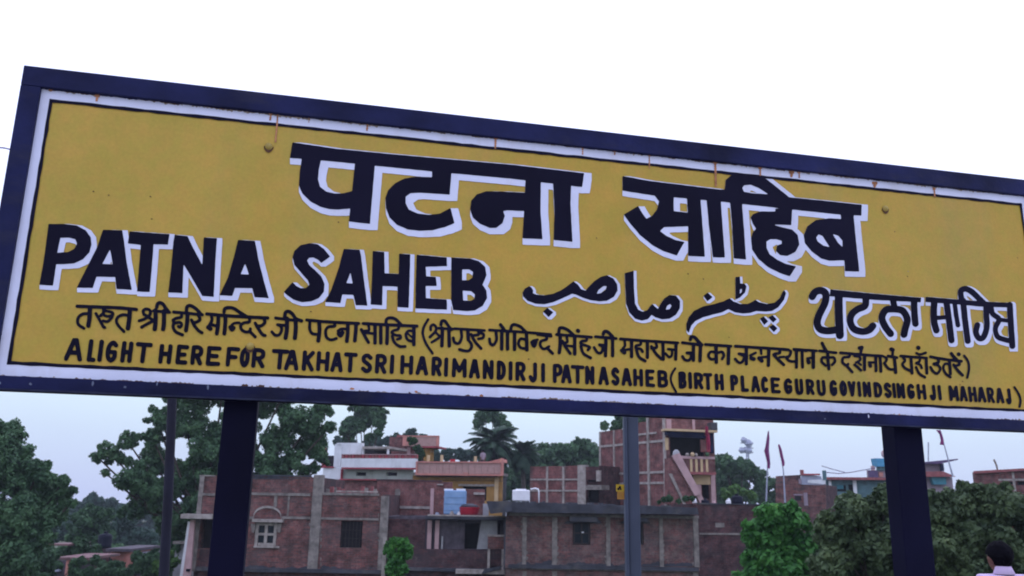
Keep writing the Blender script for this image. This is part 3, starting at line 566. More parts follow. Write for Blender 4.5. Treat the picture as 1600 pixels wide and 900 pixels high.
HINDI = [('first word of the long Hindi line', '''1 38 245,108 500,118 760,128 985,148|1 50 405,130 400,250 385,350|1 34 390,200 320,205 270,235 250,285 265,340 330,385|1 36 575,150 575,190 540,225|1 34 480,200 520,270 570,360 590,375|1 32 600,165 680,185 690,215 640,235 590,225|1 32 690,215 670,260 620,300 570,290|1 50 905,150 895,270 880,385|1 34 890,225 820,215 760,240 735,290 760,350 830,425'''),
('second word of the long Hindi line', '''1 34 1080,215 1070,170 1100,145 1150,155 1160,200 1130,240 1080,270 1020,290|1 34 1090,215 1150,255 1190,280|1 34 1050,370 1110,335 1180,300|1 48 1225,160 1225,290 1215,395|1 48 1330,170 1330,300 1320,395|1 40 1240,120 1250,80 1280,65 1320,85 1350,130 1390,180|1 34 1200,165 1400,185'''),
('third word of the long Hindi line', '''2 34 90,140 250,155 450,175|2 34 190,165 185,205 120,220 85,240|2 34 85,240 100,275 170,270 190,300 170,330 150,320|2 36 95,270 85,330 120,390 200,425|2 46 265,160 260,270 245,370|2 38 250,130 260,75 300,60 350,85 400,130 430,170|2 36 400,180 420,230 390,260 340,275|2 36 315,240 350,310 400,370 445,400'''),
('fourth word of the long Hindi line', '''2 38 505,165 800,190 1265,215|2 34 560,180 570,240 540,300|2 50 525,330 550,350|2 34 570,300 640,320|2 44 650,190 645,300 630,410|2 44 740,200 735,300 725,410|2 38 720,140 730,100 780,85 840,95 910,140 1000,195|2 46 800,330 820,360 840,340|2 30 820,300 850,280 910,275|2 34 1040,220 1035,265 970,275 930,310 940,360 990,390 1040,380 1050,350|2 36 1040,380 1080,420 1110,450|2 36 1220,220 1230,270 1190,310 1130,320|2 36 1110,280 1150,350 1200,420 1235,435'''),
('fifth word of the long Hindi line', '''2 34 1365,215 1600,245|2 34 1320,390 1360,430 1410,425 1440,370 1430,320 1390,300|2 32 1400,300 1500,310|3 42 62,130 60,250 45,350|3 42 160,140 160,250 150,350|3 36 35,110 45,60 80,48 125,80 160,130 225,155'''),
('sixth word of the long Hindi line', '''3 32 285,145 500,165 875,185|3 30 320,165 320,250 350,300 430,310|3 40 425,170 430,280 415,380|3 30 600,185 600,215 530,225 500,270 510,340 560,370 620,355|3 44 650,300 670,320 690,290|3 28 640,270 680,245 740,250|3 38 750,190 750,290 740,385|3 38 845,190 840,290 830,380'''),
('seventh word of the long Hindi line', '''3 32 925,185 1200,200 1535,215|3 28 985,200 990,260 940,270|3 32 905,255 940,320 985,400|3 28 960,290 1050,300|3 36 1060,200 1060,405|3 36 1125,210 1125,405|3 36 1200,215 1195,410|3 32 1185,180 1190,140 1230,120 1290,135 1350,190|3 28 1330,215 1320,250 1270,265 1250,290 1300,320 1340,320 1350,350 1310,365|3 30 1255,330 1280,400 1340,445 1400,445|3 28 1490,270 1440,270 1410,310 1430,370 1490,390|3 20 1420,290 1490,350|3 36 1500,220 1500,425'''),
('opening bracket of the long Hindi line', '''4 26 210,30 160,120 150,200 190,310 260,415'''),
('first word inside the Hindi brackets', '''4 28 240,150 240,110 270,90 300,120 290,170 230,230|4 26 250,290 330,240|4 26 290,170 340,220|4 36 370,130 370,230 365,330|4 36 445,140 450,330|4 32 355,90 365,50 400,50 430,90 470,145|4 28 330,130 490,140'''),
('second word inside the Hindi brackets', '''4 28 510,135 850,155|4 30 585,160 590,230 560,300 510,290 495,240|4 36 660,155 665,260|4 30 665,260 700,310 700,350 670,385 620,385 565,370|4 30 780,160 780,200 730,210|4 30 700,200 740,280 810,360|4 28 800,180 840,200 830,240 780,250'''),
('third word inside the Hindi brackets', '''4 28 905,150 1300,175 1600,200|4 30 980,170 985,260 950,320 915,300 905,250|4 36 1045,170 1045,365|4 36 1110,180 1110,365|4 34 1030,90 1060,130 1080,160|4 36 1190,180 1190,370|4 32 1145,150 1160,100 1200,90 1260,115 1320,175|4 28 1320,260 1260,250 1235,300 1260,350 1320,360|4 36 1325,190 1330,375|4 40 1390,290 1410,330 1430,290|4 26 1400,270 1450,260|5 28 0,165 155,185|5 28 100,190 100,220 40,240 30,290 70,330 130,300|5 30 110,320 140,350 170,380'''),
('fourth word inside the Hindi brackets', '''5 30 215,165 420,180 610,195|5 36 255,180 255,280 245,370|5 32 240,140 250,95 290,90 350,120 410,175|5 26 330,190 335,250 290,260|5 30 280,240 320,310 370,380|5 26 320,290 410,300|5 36 420,200 420,385|5 40 455,120 460,125|5 28 560,200 550,235 500,240 490,270 550,290 590,310 570,340|5 30 490,300 520,380 600,430'''),
('fifth word inside the Hindi brackets', '''5 30 655,190 890,210|5 28 640,310 680,370 720,370 740,310 700,280 770,290|5 34 775,200 770,405|5 34 850,200 850,405|5 34 745,160 760,130 800,140 850,190'''),
('sixth word inside the Hindi brackets', '''5 30 940,215 1200,235 1590,260|5 26 985,230 990,290 960,330|5 40 955,345 985,370|5 26 990,340 1060,330|5 34 1065,240 1065,415|5 28 1170,250 1165,280 1120,290 1115,320 1170,330 1190,360|5 30 1120,340 1150,420 1220,465|5 34 1245,250 1245,425|5 28 1340,260 1350,310 1290,320|5 30 1290,300 1340,380 1400,440|5 34 1420,260 1425,445|5 26 1450,380 1490,420 1520,400 1520,340 1480,330 1560,340|5 34 1570,270 1565,445'''),
('seventh word inside the Hindi brackets', '''6 30 190,185 400,210|6 28 190,340 220,380 270,380 290,320 240,300 310,300|6 34 315,200 315,385|6 36 395,210 390,390|6 34 280,150 290,120 330,125 370,170 410,210'''),
('eighth word inside the Hindi brackets', '''6 30 450,205 740,225|6 36 570,220 575,405|6 28 560,290 510,290 485,330 510,370 560,370|6 28 590,300 640,290 660,330 640,370|6 36 715,230 710,420'''),
('ninth word inside the Hindi brackets', '''6 30 790,225 1190,250|6 28 790,370 830,410 870,400 890,340 830,310 900,320|6 34 915,240 915,425|6 40 970,360 1000,370|6 26 960,330 1020,300|6 26 1080,260 1085,310|6 40 1060,360 1090,390|6 26 1090,350 1160,345|6 34 1170,260 1165,440'''),
('tenth word inside the Hindi brackets', '''6 30 1210,250 1390,265|6 30 1460,265 1600,275|6 28 1290,265 1295,300 1240,310|6 30 1225,320 1270,370 1340,435|6 26 1290,350 1340,345|6 28 1400,270 1420,290 1400,340 1370,350 1400,390 1480,400|7 30 160,205 445,225|7 34 195,220 195,430|7 34 265,230 270,430|7 44 340,350 350,370|7 28 330,320 400,310|7 40 405,230 405,430'''),
('eleventh word inside the Hindi brackets', '''7 30 480,225 690,250|7 36 515,130 545,190 570,230|7 36 585,250 590,350 600,450|7 30 580,310 520,310 510,360 560,410|7 30 600,310 660,310 675,360 640,400'''),
('twelfth word inside the Hindi brackets', '''7 32 745,250 1100,280 1260,290|7 32 1340,290 1450,310|7 30 860,270 850,300 780,310 770,370 820,410 840,390|7 32 830,420 890,490|7 28 920,290 980,300 990,340 940,370|7 30 920,400 960,430 1000,470|7 26 960,370 1000,400|7 36 1045,290 1045,460|7 44 985,190 1010,185|7 30 1010,200 1000,240|7 40 1110,400 1120,415|7 26 1100,370 1160,370|7 34 1185,290 1190,475|7 34 1240,300 1250,480|7 28 1270,290 1320,320 1310,360 1290,380|7 30 1300,390 1350,450 1430,460|7 36 1420,320 1435,495|7 44 1380,205 1400,215|7 30 1400,230 1395,280'''),
('thirteenth word inside the Hindi brackets', '''8 30 55,210 380,235|8 30 90,230 110,270 80,310 110,360 190,400|8 34 185,230 200,425|8 28 300,240 290,280 250,300 300,320 320,360|8 30 250,350 290,430 360,475|8 34 375,240 385,425|8 44 275,105 280,110|8 28 255,175 300,190 370,170'''),
('last word inside the Hindi brackets', '''8 32 430,220 600,250 815,275|8 30 520,245 530,290 470,310 530,330 550,380 510,430 460,400 430,350|8 34 665,260 680,435|8 28 660,310 610,310 590,360 620,430 680,475|8 28 780,280 790,320 740,330|8 32 720,320 770,390 830,450|8 36 690,180 720,220 760,260|8 40 780,185 785,190'''),
('closing bracket of the long Hindi line', '''8 27 850,205 900,280 910,370 890,480''')]
for lab, txt in HINDI:
    pr = []
    for s_ in txt.split('|'):
        c, wd, *pts = s_.split(); pr.append(stk(c, float(wd) * 1.14, [tuple(map(float, p.split(','))) for p in pts]))
    word(pr, lab, .5)
# plain capitals as brush strokes in a unit box (u right, v down)
LET = {'A': [[(0, 1), (.42, 0)], [(.42, 0), (.58, 0)], [(.58, 0), (1, 1)], [(.2, .66), (.8, .66)]], 'L': [[(.08, 0), (.08, 1)], [(.08, 1), (1, 1)]], 'I': [[(.5, 0), (.5, 1)]],
       'G': [[(.95, .15), (.6, 0), (.2, .15), (.05, .5), (.15, .85), (.5, 1), (.9, .85), (.92, .55)], [(.92, .55), (.55, .55)]], 'H': [[(.05, 0), (.05, 1)], [(.95, 0), (.95, 1)], [(.05, .5), (.95, .5)]],
       'T': [[(0, 0), (1, 0)], [(.5, 0), (.5, 1)]], 'E': [[(.05, 0), (.05, 1)], [(.05, 0), (1, 0)], [(.05, .5), (.8, .5)], [(.05, 1), (1, 1)]],
       'R': [[(.05, 0), (.05, 1)], [(.05, 0), (.6, 0), (.95, .12), (.95, .38), (.6, .52), (.05, .52)], [(.5, .52), (1, 1)]], 'F': [[(.05, 0), (.05, 1)], [(.05, 0), (1, 0)], [(.05, .5), (.8, .5)]],
       'O': [[(.5, 0), (.12, .18), (.0, .5), (.12, .82), (.5, 1), (.88, .82), (1, .5), (.88, .18), (.5, 0)]], 'K': [[(.05, 0), (.05, 1)], [(1, 0), (.1, .55)], [(.3, .42), (1, 1)]],
       'S': [[(.95, .15), (.55, 0), (.12, .12), (.12, .35), (.5, .5), (.9, .65), (.9, .88), (.5, 1), (.05, .85)]], 'M': [[(.02, 1), (.05, 0)], [(.05, 0), (.5, .7)], [(.5, .7), (.95, 0)], [(.95, 0), (.98, 1)]],
       'N': [[(.05, 1), (.05, 0)], [(.05, 0), (.95, 1)], [(.95, 1), (.95, 0)]], 'D': [[(.05, 0), (.05, 1)], [(.05, 0), (.5, .02), (.9, .2), (1, .5), (.9, .8), (.5, .98), (.05, 1)]],
       'J': [[(.85, 0), (.85, .75), (.65, 1), (.3, 1), (.0, .8)]], 'P': [[(.05, 0), (.05, 1)], [(.05, 0), (.6, 0), (.98, .12), (.98, .4), (.6, .55), (.05, .55)]],
       'B': [[(.05, 0), (.05, 1)], [(.05, 0), (.6, 0), (.92, .1), (.92, .38), (.6, .48), (.05, .48)], [(.6, .48), (1, .62), (1, .88), (.6, 1), (.05, 1)]],
       'C': [[(.98, .15), (.6, 0), (.2, .15), (.03, .5), (.2, .85), (.6, 1), (.98, .85)]], 'U': [[(.05, 0), (.05, .75), (.25, 1), (.75, 1), (.95, .75), (.95, 0)]],
       'Y': [[(0, 0), (.5, .62)], [(1, 0), (.5, .62)], [(.5, .62), (.5, 1)]], '(': [[(1, -.25), (.35, .1), (.05, .45), (.3, .85), (1, 1.3)]], ')': [[(0, -.15), (.6, .2), (.95, .5), (.95, .9), (.6, 1.3)]]}
top_p = ((100, 527), (120, 528.5), (265, 538), (400, 544), (450, 546.5), (650, 556), (840, 567), (1040, 579), (1240, 591.5), (1400, 598.5), (1580, 607))
bot_p = ((100, 563), (120, 564.5), (265, 568.5), (400, 574.5), (450, 578.5), (650, 585.5), (840, 597), (1040, 605.5), (1240, 616), (1400, 622), (1580, 631))
def interp(t, x): return float(np.interp(x, [p[0] for p in t], [p[1] for p in t]))
ENG = [('first word of the small English line', 'A102-130 L137-151 I153.5-161 G165-184 H189-207.5 T211-237'), ('second word of the small English line', 'H248-269 E275-294 R298-317 E322-345'), ('third word of the small English line', 'F353-374 O375-390 R393-414'),
       ('fourth word of the small English line', 'T424-451 A445-467 K472-491 H494-515 A517-536 T537-558'), ('fifth word of the small English line', 'S564-582 R586-604 I609-616'), ('sixth word of the small English line', 'H625-646 A650-669 R674-690 I694-700 M706-729.5 A733-750 N754-771.5 D776-790 I794.5-801 R805-821'),
       ('seventh word of the small English line', 'J826-840 I845-852'), ('eighth word of the small English line', 'P863.5-878.5 A877-893 T892-913 N914-929 A935-951 S955-968 A971-987 H989-1005 E1008-1023 B1027-1043'), ('opening bracket of the small English line', '(1046-1057'),
       ('first word inside the English brackets', 'B1060-1072 I1075.5-1081 R1084-1098.5 T1099-1113 H1116.5-1131'), ('second word inside the English brackets', 'P1141-1153 L1157-1169.5 A1173.5-1187 C1189-1200 E1204-1219'), ('third word inside the English brackets', 'G1224.5-1238 U1242-1255 R1259-1272 U1276-1290'),
       ('fourth word inside the English brackets', 'G1296-1308 O1312-1323 V1325-1337 I1340-1345 N1348-1361 D1365-1378'), ('fifth word inside the English brackets', 'S1381-1393 I1395-1399 N1401-1414 G1417-1429 H1432.5-1447'), ('sixth word inside the English brackets', 'J1452-1462.5 I1465-1471'),
       ('last word inside the English brackets', 'M1482.5-1497.5 A1499-1511 H1513-1526 A1527-1540 R1542-1553 A1556-1568 J1571-1580'), ('closing bracket of the small English line', ')1585-1595')]
LET['V'] = [[(0, 0), (.5, 1)], [(.5, 1), (1, 0)]]
for lab, txt in ENG:
    pr = []
    for tk in txt.split():
        ch = tk[0]; xa, xb = map(float, tk[1:].split('-')); xm = (xa + xb) / 2
        t0, b0 = interp(top_p, xm), interp(bot_p, xm); sl = (xm - 860) / 6400 * (b0 - t0); wd = 7.2 - 2.3 * (xm - 100) / 1500
        if ch in 'NMAWKR': wd = min(wd, (xb - xa) * .40)
        if ch in '()': wd = 3.6
        k = wd / 2 - .3; xa += k; xb -= k; t0 += k; b0 -= k; dsl = .05 * (xb - xa)
        for s_ in LET[ch]:
            pts = [(xa + u * (xb - xa) + sl * (v - .5), t0 + v * (b0 - t0) + (u - .5) * dsl + random.uniform(-.25, .25)) for u, v in s_]
            if ch == 'I' : pts = [(xm + sl * (v - .5), t0 + v * (b0 - t0)) for v in (0, 1)]
            pr.append(('s', dens(pts), wd))
    word(pr, lab, .5)
# rust streaks run down from the frame
for (x, y, L, wd) in ((423, 177, 10, 4), (434, 178, 44, 3.4), (483, 182, 9, 1.6), (574, 191, 12, 4), (774, 216, 16, 4), (910, 232, 10, 2.4), (960, 236, 6, 3), (1014, 243, 20, 2.4), (1117, 254, 36, 4.6), (1187, 262, 12, 4),
                      (1236, 269, 6, 6), (1248, 270, 8, 3), (1366, 286, 5, 6), (1459, 295, 13, 3.4), (152, 150, 7, 5), (80, 136, 5, 8), (1002, 637, -2, 4), (1006, 639, 1, 6), (1066, 641, 1, 5), (1072, 641, 1.5, 6), (752, 619, -2, 4), (845, 625, 1, 5), (1405, 650, -2, 4), (550, 607, 1, 4), (650, 612, 1, 3)):
    sl = (x - 918) / 5900; pts = [(x, y), (x + sl * L * .5 + .3, y + L * .5), (x + sl * L, y + L)]
    pr = [('s', dens(pts), wd * .7), ('s', [(x - wd * .3, y), (x + wd * .4, y + .5)], wd * .9)]
    xs_, ys_, F = field(pr, .4, 2); F = F + .8 * np.sin(np.meshgrid(xs_, ys_)[1] * 1.9) * .5
    contour_mesh(xs_, ys_, F, .0024, 'rust_streak', rust, sign)

# ------------------------------------------------------------------ trees and plants
def leaf_cloud(blobs, n, size, seed=1, sub=7, shellw=.45, squash=.85, droop=0.):
    """leaf-sized kites in clumps spread over every blob; blobs = (x, y, z, radius)"""
    rng = np.random.default_rng(seed); B = np.array(blobs, float); wts = B[:, 3] ** 2; wts /= wts.sum()
    cl, cr_ = [], []
    for b in B:
        k = max(6, int(sub * 6))
        d = rng.normal(size=(k, 3)); d /= np.linalg.norm(d, axis=1)[:, None]
        rr = b[3] * (rng.random(k) ** .45) * .82
        cl.append(b[:3] + d * rr[:, None] * (1, 1, squash)); cr_.append(b[3] * rng.uniform(.16, .34, k))
    cl = np.concatenate(cl); cr_ = np.concatenate(cr_)
    w_ = cr_ ** 2; idx = rng.choice(len(cl), n, p=w_ / w_.sum())
    d = rng.normal(size=(n, 3)); d /= np.linalg.norm(d, axis=1)[:, None]
    r = cr_[idx] * (1 - shellw * rng.random(n) ** 1.5)
    c = cl[idx] + d * r[:, None]
    nrm = d * 1.1 + rng.normal(size=(n, 3)) * .45 + (0, 0, .35); nrm /= np.linalg.norm(nrm, axis=1)[:, None]
    t = rng.normal(size=(n, 3)) + (0, 0, -droop); t -= nrm * (t * nrm).sum(1)[:, None]; t /= np.linalg.norm(t, axis=1)[:, None]
    u = np.cross(nrm, t); s = size * rng.uniform(.45, 1.6, n)[:, None]
    v = np.stack([c - t * s * .5, c + u * s * .27 - t * s * .02 + nrm * s * .06, c + t * s * .55, c - u * s * .27 - t * s * .02 + nrm * s * .06], 1).reshape(-1, 3)
    return v
def quads_obj(name, v, m, parent, **tags):
    o0 = np.array(origin(parent)); n = len(v) // 4
    me = bpy.data.meshes.new(name); me.vertices.add(len(v)); me.vertices.foreach_set('co', (v - o0).astype(np.float32).ravel())
    me.loops.add(4 * n); me.loops.foreach_set('vertex_index', np.arange(4 * n, dtype=np.int32))
    me.polygons.add(n); me.polygons.foreach_set('loop_start', np.arange(0, 4 * n, 4, dtype=np.int32)); me.polygons.foreach_set('loop_total', np.full(n, 4, np.int32))
    me.materials.append(m); me.update(calc_edges=True); me.validate()
    o = bpy.data.objects.new(name, me); COL.objects.link(o)
    if parent is not None: o.parent = parent
    for k, x in tags.items(): o[k] = x
    return o
lf_dark = leaf_mat('dark_mango_leaves', (.032, .078, .040), (.095, .19, .080), (.24, .34, .15))
lf_mid = leaf_mat('mid_green_leaves', (.022, .062, .028), (.055, .13, .045), (.10, .18, .06))
lf_blue = leaf_mat('distant_green_leaves', (.02, .055, .04), (.04, .09, .055), scale=.6)
lf_bright = leaf_mat('bright_creeper_leaves', (.018, .09, .022), (.08, .26, .045), (.23, .42, .10), scale=3.0)
lf_olive = leaf_mat('dusty_olive_leaves', (.030, .056, .032), (.105, .155, .060), (.23, .27, .11), scale=1.5)
lf_yel = leaf_mat('yellow_green_leaves', (.05, .13, .03), (.12, .24, .05), scale=1.5)
frondm = leaf_mat('palm_fronds', (.014, .042, .028), (.04, .085, .04), scale=2)

def tree(name, label, cat, Y, pxblobs, m, n, leaf, base_px, zbase=GZ, group=None, trunk_r=.25, dy=.35, seed=1, sub=7, droop=.3, limbs=True, trunk_top=None):
    """pxblobs: (px, py, radius px[, extra depth])"""
    k = Y / FOC; bl = []; sat = []
    rg = random.Random(seed)
    for b in pxblobs:
        off = (b[3] if len(b) > 3 else rg.uniform(-1, 1) * dy * b[2] * k * 2); p = at(b[0], b[1], Y + off); bl.append((p.x, p.y, p.z, b[2] * k * .93))
        for _ in range(3 if b[2] * k > .5 else 1):
            an_ = rg.uniform(0, 6.283); q_ = rg.uniform(.75, 1.0) * b[2] * k; sat.append((p.x + math.cos(an_) * q_, p.y + rg.uniform(-.5, .5) * q_, p.z + math.sin(an_) * q_ * .8, b[2] * k * rg.uniform(.2, .38)))
    bp = at(base_px, 790, Y); loc = Vector((bp.x, Y, zbase)); t = thing(name, label, cat, loc, group)
    quads_obj('crown', leaf_cloud(bl + sat, int(n * 1.08), leaf, seed, sub, droop=droop), m, t)
    cx = sum(b[0] * b[3] for b in bl) / sum(b[3] for b in bl); zmin = min(b[2] - b[3] * .4 for b in bl); zm = sum(b[2] for b in bl) / len(bl)
    mb = MB(); fork = Vector((loc.x + (cx - loc.x) * .3, Y, zbase + (zm - zbase) * .55))
    mid = (loc + fork) / 2 + Vector((trunk_r * .5, 0, 0))
    mb.tube([loc - Vector((0, 0, .2)), mid, fork], [trunk_r * 1.2, trunk_r * .85, trunk_r * .7], 9)
    if limbs:
        for b in bl:
            e_ = Vector(b[:3]); mm = fork.lerp(e_, .5) + Vector((rg.uniform(-.1, .1) * b[3], 0, -.12 * (e_ - fork).length))
            mb.tube([fork - Vector((0, 0, .1)), mm, e_, e_ + Vector((rg.uniform(-.4, .4) * b[3], 0, b[3] * .5))], [trunk_r * .45, trunk_r * .22, trunk_r * .1, trunk_r * .03], 6)
    mb.build('trunk', bark, t, smooth=True)
    return t

# left side
tree('broadleaf_tree', 'big dark leafy tree at the left edge of the photo, beside the far wooded gap', 'tree', 36,
     [(-30, 720, 60), (5, 690, 34), (20, 672, 22), (-5, 668, 16), (35, 745, 40), (65, 765, 34), (60, 735, 20), (95, 770, 22), (85, 800, 28), (20, 800, 55), (-30, 830, 60), (55, 835, 36), (20, 870, 45), (98, 752, 12), (112, 785, 10), (40, 705, 16)], lf_dark, 88000, .14, 0, seed=3, trunk_r=.35, sub=9)
tree('broadleaf_tree', 'tallest spreading dark tree, behind the left post of the name board', 'tree', 46,
     [(170, 705, 22), (150, 712, 9), (163, 738, 8), (200, 690, 17), (212, 745, 36), (186, 716, 14), (238, 685, 20), (252, 655, 20), (240, 720, 30), (250, 770, 34), (292, 668, 36), (300, 625, 40), (330, 700, 44), (300, 748, 38), (370, 670, 50), (400, 625, 45),
      (430, 690, 42), (415, 730, 34), (465, 660, 36), (490, 690, 30), (500, 642, 20), (515, 668, 14), (355, 745, 40), (270, 815, 32), (215, 790, 26), (330, 790, 40), (285, 850, 28), (460, 725, 26), (240, 640, 10), (500, 712, 14), (492, 730, 10), (510, 722, 6), (475, 735, 12), (350, 590, 50), (450, 600, 45)],
     lf_dark, 170000, .155, 330, seed=5, trunk_r=.34, sub=7)
tree('roadside_tree', 'pale green rounded tree in the gap between the two big left trees', 'tree', 70,
     [(140, 815, 26), (160, 808, 18), (125, 835, 22), (160, 838, 20), (142, 800, 14)], lf_mid, 12000, .3, 142, seed=7)
tree('roadside_tree', 'small bluish tree on the skyline between the two big left trees', 'tree', 130,
     [(145, 785, 14), (160, 795, 16), (130, 795, 14), (185, 800, 18), (200, 812, 16), (115, 810, 14), (175, 785, 8)], lf_blue, 9000, .6, 150, seed=8)
tree('roadside_tree', 'bluish tree low behind the black water tank', 'tree', 95,
     [(190, 830, 24), (215, 840, 26), (240, 850, 24), (180, 850, 20), (200, 815, 14), (85, 820, 20), (75, 835, 20), (100, 830, 18)], lf_blue, 14000, .4, 205, seed=9)
tree('roadside_bush', 'bright bush directly under the black water tank', 'bush', 52, [(118, 862, 20), (140, 868, 20), (125, 850, 12), (150, 860, 12)], lf_mid, 9000, .2, 130, seed=11, trunk_r=.1)
tree('roadside_bush', 'dark bush in front of the small salmon house', 'bush', 44, [(180, 890, 16), (165, 893, 14), (195, 895, 13), (150, 898, 12)], lf_dark, 6000, .16, 178, seed=12, trunk_r=.08)
tree('roadside_bush', 'low green bush beside the pink shed pillar at the bottom left', 'bush', 42, [(120, 898, 14), (135, 895, 12), (40, 903, 16), (65, 905, 14), (20, 905, 14)], lf_mid, 6000, .16, 120, seed=13, trunk_r=.08)
tree('roadside_bush', 'dark bush covering the right wing of the small salmon house', 'bush', 45, [(225, 880, 16), (240, 872, 14), (212, 886, 12), (238, 893, 16), (212, 868, 9), (158, 884, 10), (150, 874, 8)], lf_dark, 5000, .2, 228, seed=75, trunk_r=.08)
tree('roadside_bush', 'dark bush left of the open shed', 'bush', 43, [(62, 878, 16), (50, 865, 14), (75, 892, 12), (40, 885, 18), (78, 868, 12), (88, 882, 9), (118, 884, 12), (128, 876, 9)], lf_dark, 6000, .2, 60, seed=76, trunk_r=.08)
tree('roadside_bush', 'yellow-green bush at the foot of the thin dark pole', 'bush', 43, [(262, 868, 12), (270, 880, 12), (250, 885, 12)], lf_yel, 2600, .16, 262, seed=14, trunk_r=.08)
tree('distant_tree', 'hazy tree line on the horizon between the two big left trees', 'trees', 170,
     [(x_, 800 + 6 * math.sin(x_ * .13) + (x_ % 7), 16) for x_ in range(60, 330, 11)] + [(x_, 830, 18) for x_ in range(60, 330, 14)], lf_blue, 22000, .7, 190, seed=71, trunk_r=.3)
tree('scrub_bush', 'dark scrub behind the open shed at the bottom left', 'bush', 62, [(x_, 868 + 5 * math.sin(x_ * .3), 16) for x_ in range(40, 300, 12)] + [(x_, 888, 16) for x_ in range(40, 300, 14)], lf_dark, 26000, .26, 120, seed=72, trunk_r=.1)
# centre
tree('broadleaf_tree', 'airy dark tree rising above the white house', 'tree', 85,
     [(570, 650, 22), (592, 660, 12), (555, 665, 18), (545, 680, 12), (585, 640, 18), (595, 645, 10), (562, 632, 18), (540, 668, 10), (590, 676, 8), (578, 683, 8)], lf_dark, 12000, .4, 571, seed=15, trunk_r=.3, sub=6)
tree('roadside_tree', 'low distant trees behind the white house roof slab', 'tree', 120, [(550, 692, 9), (592, 690, 8), (606, 688, 9), (530, 690, 9), (575, 695, 8)], lf_blue, 4500, .5, 575, seed=16)
tree('roadside_tree', 'distant tree row behind the pink terrace parapet', 'tree', 110, [(680, 712, 12), (700, 708, 12), (722, 710, 13), (740, 712, 12), (668, 700, 8), (760, 715, 14), (640, 680, 12), (660, 684, 8), (620, 684, 7)], lf_blue, 9000, .5, 705, seed=17)
tree('broadleaf_tree', 'dark treetop above the taller palm, touching the lower edge of the name board', 'tree', 92, [(757, 650, 14), (778, 655, 15), (790, 668, 12), (748, 660, 10), (768, 642, 14)], lf_dark, 6000, .42, 782, seed=18, trunk_r=.25)
tree('broadleaf_tree', 'wide rounded tree mass left of the tall brick tower', 'tree', 88,
     [(815, 725, 22), (840, 715, 20), (865, 708, 22), (890, 705, 20), (912, 700, 18), (930, 705, 20), (860, 735, 34), (820, 755, 30), (900, 730, 28), (795, 745, 20), (905, 690, 8), (790, 770, 26), (925, 735, 26)], lf_dark, 46000, .38, 860, seed=19, trunk_r=.4)
tree('broadleaf_tree', 'treetop showing over the back of the tall brick tower', 'tree', 72, [(965, 663, 12), (990, 660, 14), (1005, 655, 14), (945, 665, 8), (975, 645, 18)], lf_dark, 7000, .3, 980, seed=20)
tree('broadleaf_tree', 'rounded tree mass right of the brick tower balcony', 'tree', 90,
     [(1135, 725, 18), (1160, 730, 18), (1185, 745, 16), (1120, 745, 18), (1150, 755, 24), (1195, 760, 16), (1210, 755, 10), (1130, 715, 8), (1175, 735, 12), (1115, 720, 14), (1128, 778, 16), (1150, 782, 16), (1172, 778, 14), (1195, 782, 14), (1212, 775, 12), (1125, 765, 12)], lf_dark, 30000, .38, 1155, seed=21, trunk_r=.35)
tree('roadside_bush', 'yellow-green bush below the balcony trees', 'bush', 66, [(1148, 765, 10), (1162, 768, 8), (1135, 772, 9), (1175, 774, 8)], lf_yel, 3000, .25, 1152, seed=22, trunk_r=.1, zbase=GZ)

def palm(label, px, py, R, Y, nf, seed, base_px):
    rg = random.Random(seed); c = at(px, py, Y); k = Y / FOC; Rm = R * k; b = at(base_px, 790, Y)
    t = thing('palm_tree', label, 'palm tree', (b.x, Y, GZ), 'date palms behind the pink terrace')
    base = Vector((b.x, Y, GZ)); MB().tube([base - Vector((0, 0, .2)), base.lerp(c, .5) + Vector((.1, 0, 0)), c], [.32, .22, .2], 9).build('trunk', bark, t, smooth=True)
    vs = []
    for i in range(nf):
        az_ = rg.uniform(0, 2 * math.pi); el_ = rg.uniform(-.75, 1.4); L = Rm * rg.uniform(.8, 1.12); p = Vector(c); h = Vector((math.cos(az_), math.sin(az_), 0)); e0 = el_
        nseg = 12; w0 = L / nseg
        for s_ in range(nseg):
            d = h * math.cos(e0) + Vector((0, 0, 1)) * math.sin(e0); q = p + d * w0; e0 -= .105
            side = h.cross(Vector((0, 0, 1))); ll = Rm * .30 * math.sin(math.pi * (s_ + 1.2) / (nseg + 1.5)) + .05
            for sg in (-1, 1):
                for u in (0, .5):
                    o_ = p.lerp(q, u); tip = o_ + side * sg * ll * .75 + d * ll * .55 + Vector((0, 0, -.32 * ll + rg.uniform(-.1, .1) * ll)); nn = d * .075 * Rm * .5
                    vs += [o_ - nn, o_ + nn, tip + nn * .15, tip - nn * .15]
            rr = Vector((0, 0, .03)); vs += [p - rr, q - rr, q + rr, p + rr]; p = q
    quads_obj('fronds', np.array([tuple(v) for v in vs]), frondm, t); return t
palm('taller palm with radiating fronds behind the pink terrace parapet', 770, 693, 45, 80, 85, 3, 772)
palm('shorter palm just right of the taller one behind the terrace', 817, 708, 33, 82, 70, 4, 818)

